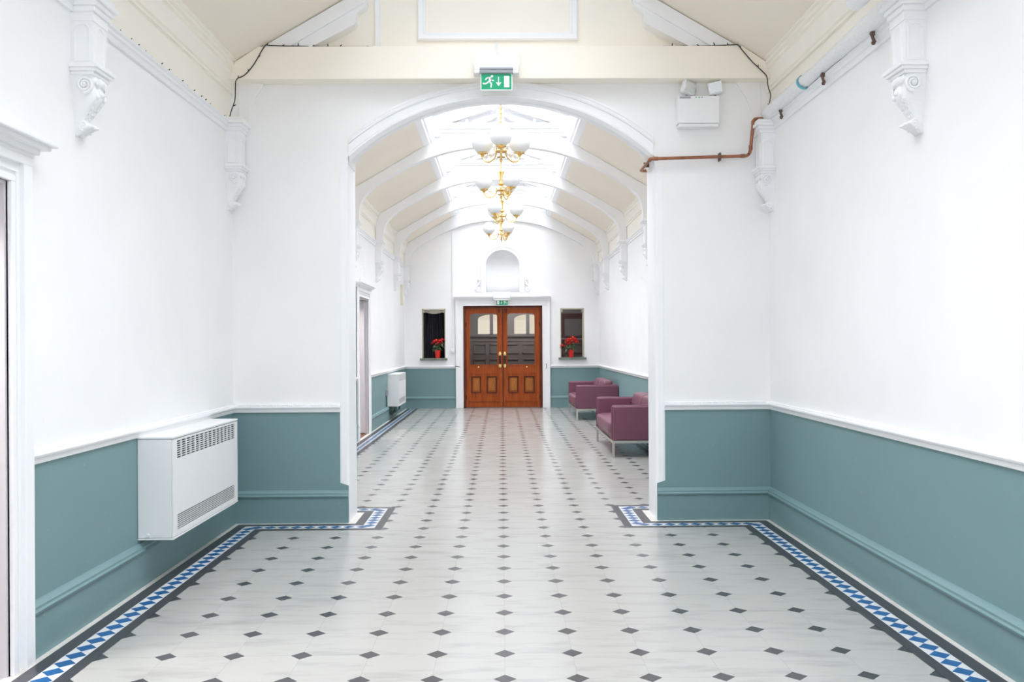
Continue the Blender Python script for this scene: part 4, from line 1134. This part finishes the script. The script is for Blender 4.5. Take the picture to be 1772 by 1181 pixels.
pl += spline([(-2.235, 7.33, 3.352), (-2.222, 7.335, 3.42), (-2.19, 7.338, 3.52), (-2.185, 7.34, 3.62), (-2.175, 7.338, 3.69), (-2.11, 7.338, 3.725), (-2.05, 7.338, 3.79), (-2.01, 7.338, 3.85), (-1.965, 7.338, 3.93), (-1.935, 7.338, 3.972)], 4)
pl += [(-1.80, 7.36, 3.972), (-1.66, 7.37, 3.974), (-1.50, 7.38, 3.972), (-1.34, 7.38, 3.971), (-1.2, 7.38, 3.971), (-1.06, 7.38, 3.971)]
string_lights(pl, 'dark fairy light string rising from picture rail to beam on the heater side', .12)
pr_ = spline([(2.235, 7.30, 3.445), (2.225, 7.338, 3.47), (2.235, 7.338, 3.55), (2.215, 7.338, 3.62), (2.205, 7.338, 3.70), (2.17, 7.338, 3.745), (2.09, 7.338, 3.82), (2.02, 7.338, 3.90), (1.965, 7.338, 3.968)], 4)
pr_ += [(1.8, 7.37, 3.972), (1.6, 7.38, 3.971), (1.35, 7.38, 3.971)]
string_lights(pr_, 'dark fairy light string climbing to the beam above the copper pipe', .11)

# ------------------------------------------------------------------ poinsettias
def poinsettia(label, loc, rnd, blooms, spread):
    r = thing('poinsettia', label, 'potted plant', loc, 'red poinsettias on the window sills')
    x, y, z = loc
    obj('pot', MB().lathe([(.050, 0), (.054, .01), (.070, .175), (.074, .19), (.066, .19), (.060, .15), (.0, .15)], loc, 24), 'red_pot', r, smooth=50)
    def leafm(mb, p, dirv, L, wd, up=0.25):
        d = Vector(dirv).normalized(); s_ = d.cross(Vector((0, 0, 1)))
        if s_.length < 1e-4: s_ = Vector((1, 0, 0))
        s_.normalize(); nrm_ = s_.cross(d)
        prof = [(0, .0), (.2, .6), (.45, 1.0), (.7, .72), (.88, .3), (1, 0.02)]
        vs = []; fs = []
        for t, w in prof:
            c = Vector(p) + d * L * t + nrm_ * (-.25 * L * t * t)
            vs += [c - s_ * wd * w + nrm_ * .006, c - nrm_ * .004, c + s_ * wd * w + nrm_ * .006]
        for i in range(len(prof) - 1):
            a = i * 3; fs += [(a, a + 1, a + 4, a + 3), (a + 1, a + 2, a + 5, a + 4)]
        mb.add(vs, fs)
    st = MB(); fo = MB()
    heads = []
    for k, (bx, by, bz) in enumerate(blooms):
        tip = (x + bx, y + by, z + bz); heads.append(tip)
        path = spline([(x + bx * .1, y + by * .1, z + .15), (x + bx * .5, y + by * .5, z + .15 + (bz - .15) * .6), tip], 4)
        st.tube(path, .005, 6)
        for q in range(6):
            t = .25 + .12 * q; pp = path[min(len(path) - 1, int(t * (len(path) - 1)))]
            a = rnd.uniform(0, 2 * PI)
            leafm(fo, pp, (math.cos(a), math.sin(a) - .25, rnd.uniform(-.7, .2)), rnd.uniform(.09, .14), rnd.uniform(.026, .036))
    obj('stems', st, 'leaf', r, smooth=60); obj('leaves', fo, 'leaf', r)
    for tip in heads:
        fl = MB(); n = 8
        for ring, (cnt, L, el) in enumerate(((7, .092, -.1), (5, .065, .35))):
            for k in range(cnt):
                a = 2 * PI * k / cnt + rnd.uniform(-.2, .2) + ring * .4
                leafm(fl, tip, (math.cos(a), math.sin(a) - .3, el + rnd.uniform(-.2, .2) + .35 * math.sin(k * 1.3)), L * rnd.uniform(.85, 1.1), .024)
        fo_ = obj('flower', fl, 'bract', r)
        sm = MB()
        for k in range(5): sm.sphere((tip[0] + rnd.uniform(-.012, .012), tip[1] - .02 + rnd.uniform(-.01, .0), tip[2] + rnd.uniform(-.004, .014)), .006, 6)
        obj('stamens', sm, 'stamen', fo_)
    return r
poinsettia('small red poinsettia in a red pot before the black curtain', (-1.502, YE + .02, WZ[0] + .001), random.Random(2),
           [(-.02, -.05, .42), (.06, -.06, .40), (-.07, -.03, .39), (.02, -.08, .36), (.11, .0, .43)], 1)
poinsettia('bushier red poinsettia in the window onto the dark lobby', (1.613, YE + .02, WZ[0] + .001), random.Random(9),
           [(-.01, -.05, .43), (.05, -.04, .46), (-.09, -.05, .38), (.12, -.05, .37), (.03, -.08, .39), (-.05, -.08, .33), (-.20, -.03, .28), (.09, .0, .42), (-.06, .0, .43)], 1.3)

# ------------------------------------------------------------------ small fittings
mb = MB().box(-1.158, -1.138, YE - .018, YE, 1.38, 4.27)
tag(obj('cable_conduit', mb, 'plastic_white'), 'thin white vertical conduit on the end wall by the doors', 'conduit')
mb = MB().box(-1.19, -1.105, YE - .04, YE, 1.29, 1.38).box(-1.162, -1.133, YE - .048, YE, 1.315, 1.355)
tag(obj('light_switch', mb, 'plastic_white', bevel=.004), 'white switch at the foot of the end wall conduit', 'switch')
mb = MB().tube([(-1.10, YE - .06, .985), (-1.06, YE - .075, .982), (-1.00, YE - .07, .975), (-.985, YE - .07, .955)], .006, 6)
tag(obj('cabin_hook', mb, 'dark_wire'), 'small dark hook on the door surround beneath the switch', 'hook')
mb = MB().tube([(1.02, YE - .06, 1.03), (1.035, YE - .075, 1.02), (1.035, YE - .08, .93), (1.02, YE - .07, .91)], .006, 6)
tag(obj('cabin_hook', mb, 'dark_wire'), 'small dark hook on the door surround nearest the sofas', 'hook')
mb = MB().box(-W, -W + .05, 19.90, 19.98, 2.38, 2.84); mb.box(-W, -W + .056, 19.89, 19.99, 2.80, 2.84)
tag(obj('sounder_box', mb, 'cream_plastic', bevel=.006), 'pale yellow vertical box on the wall above the far heater', 'wall box')
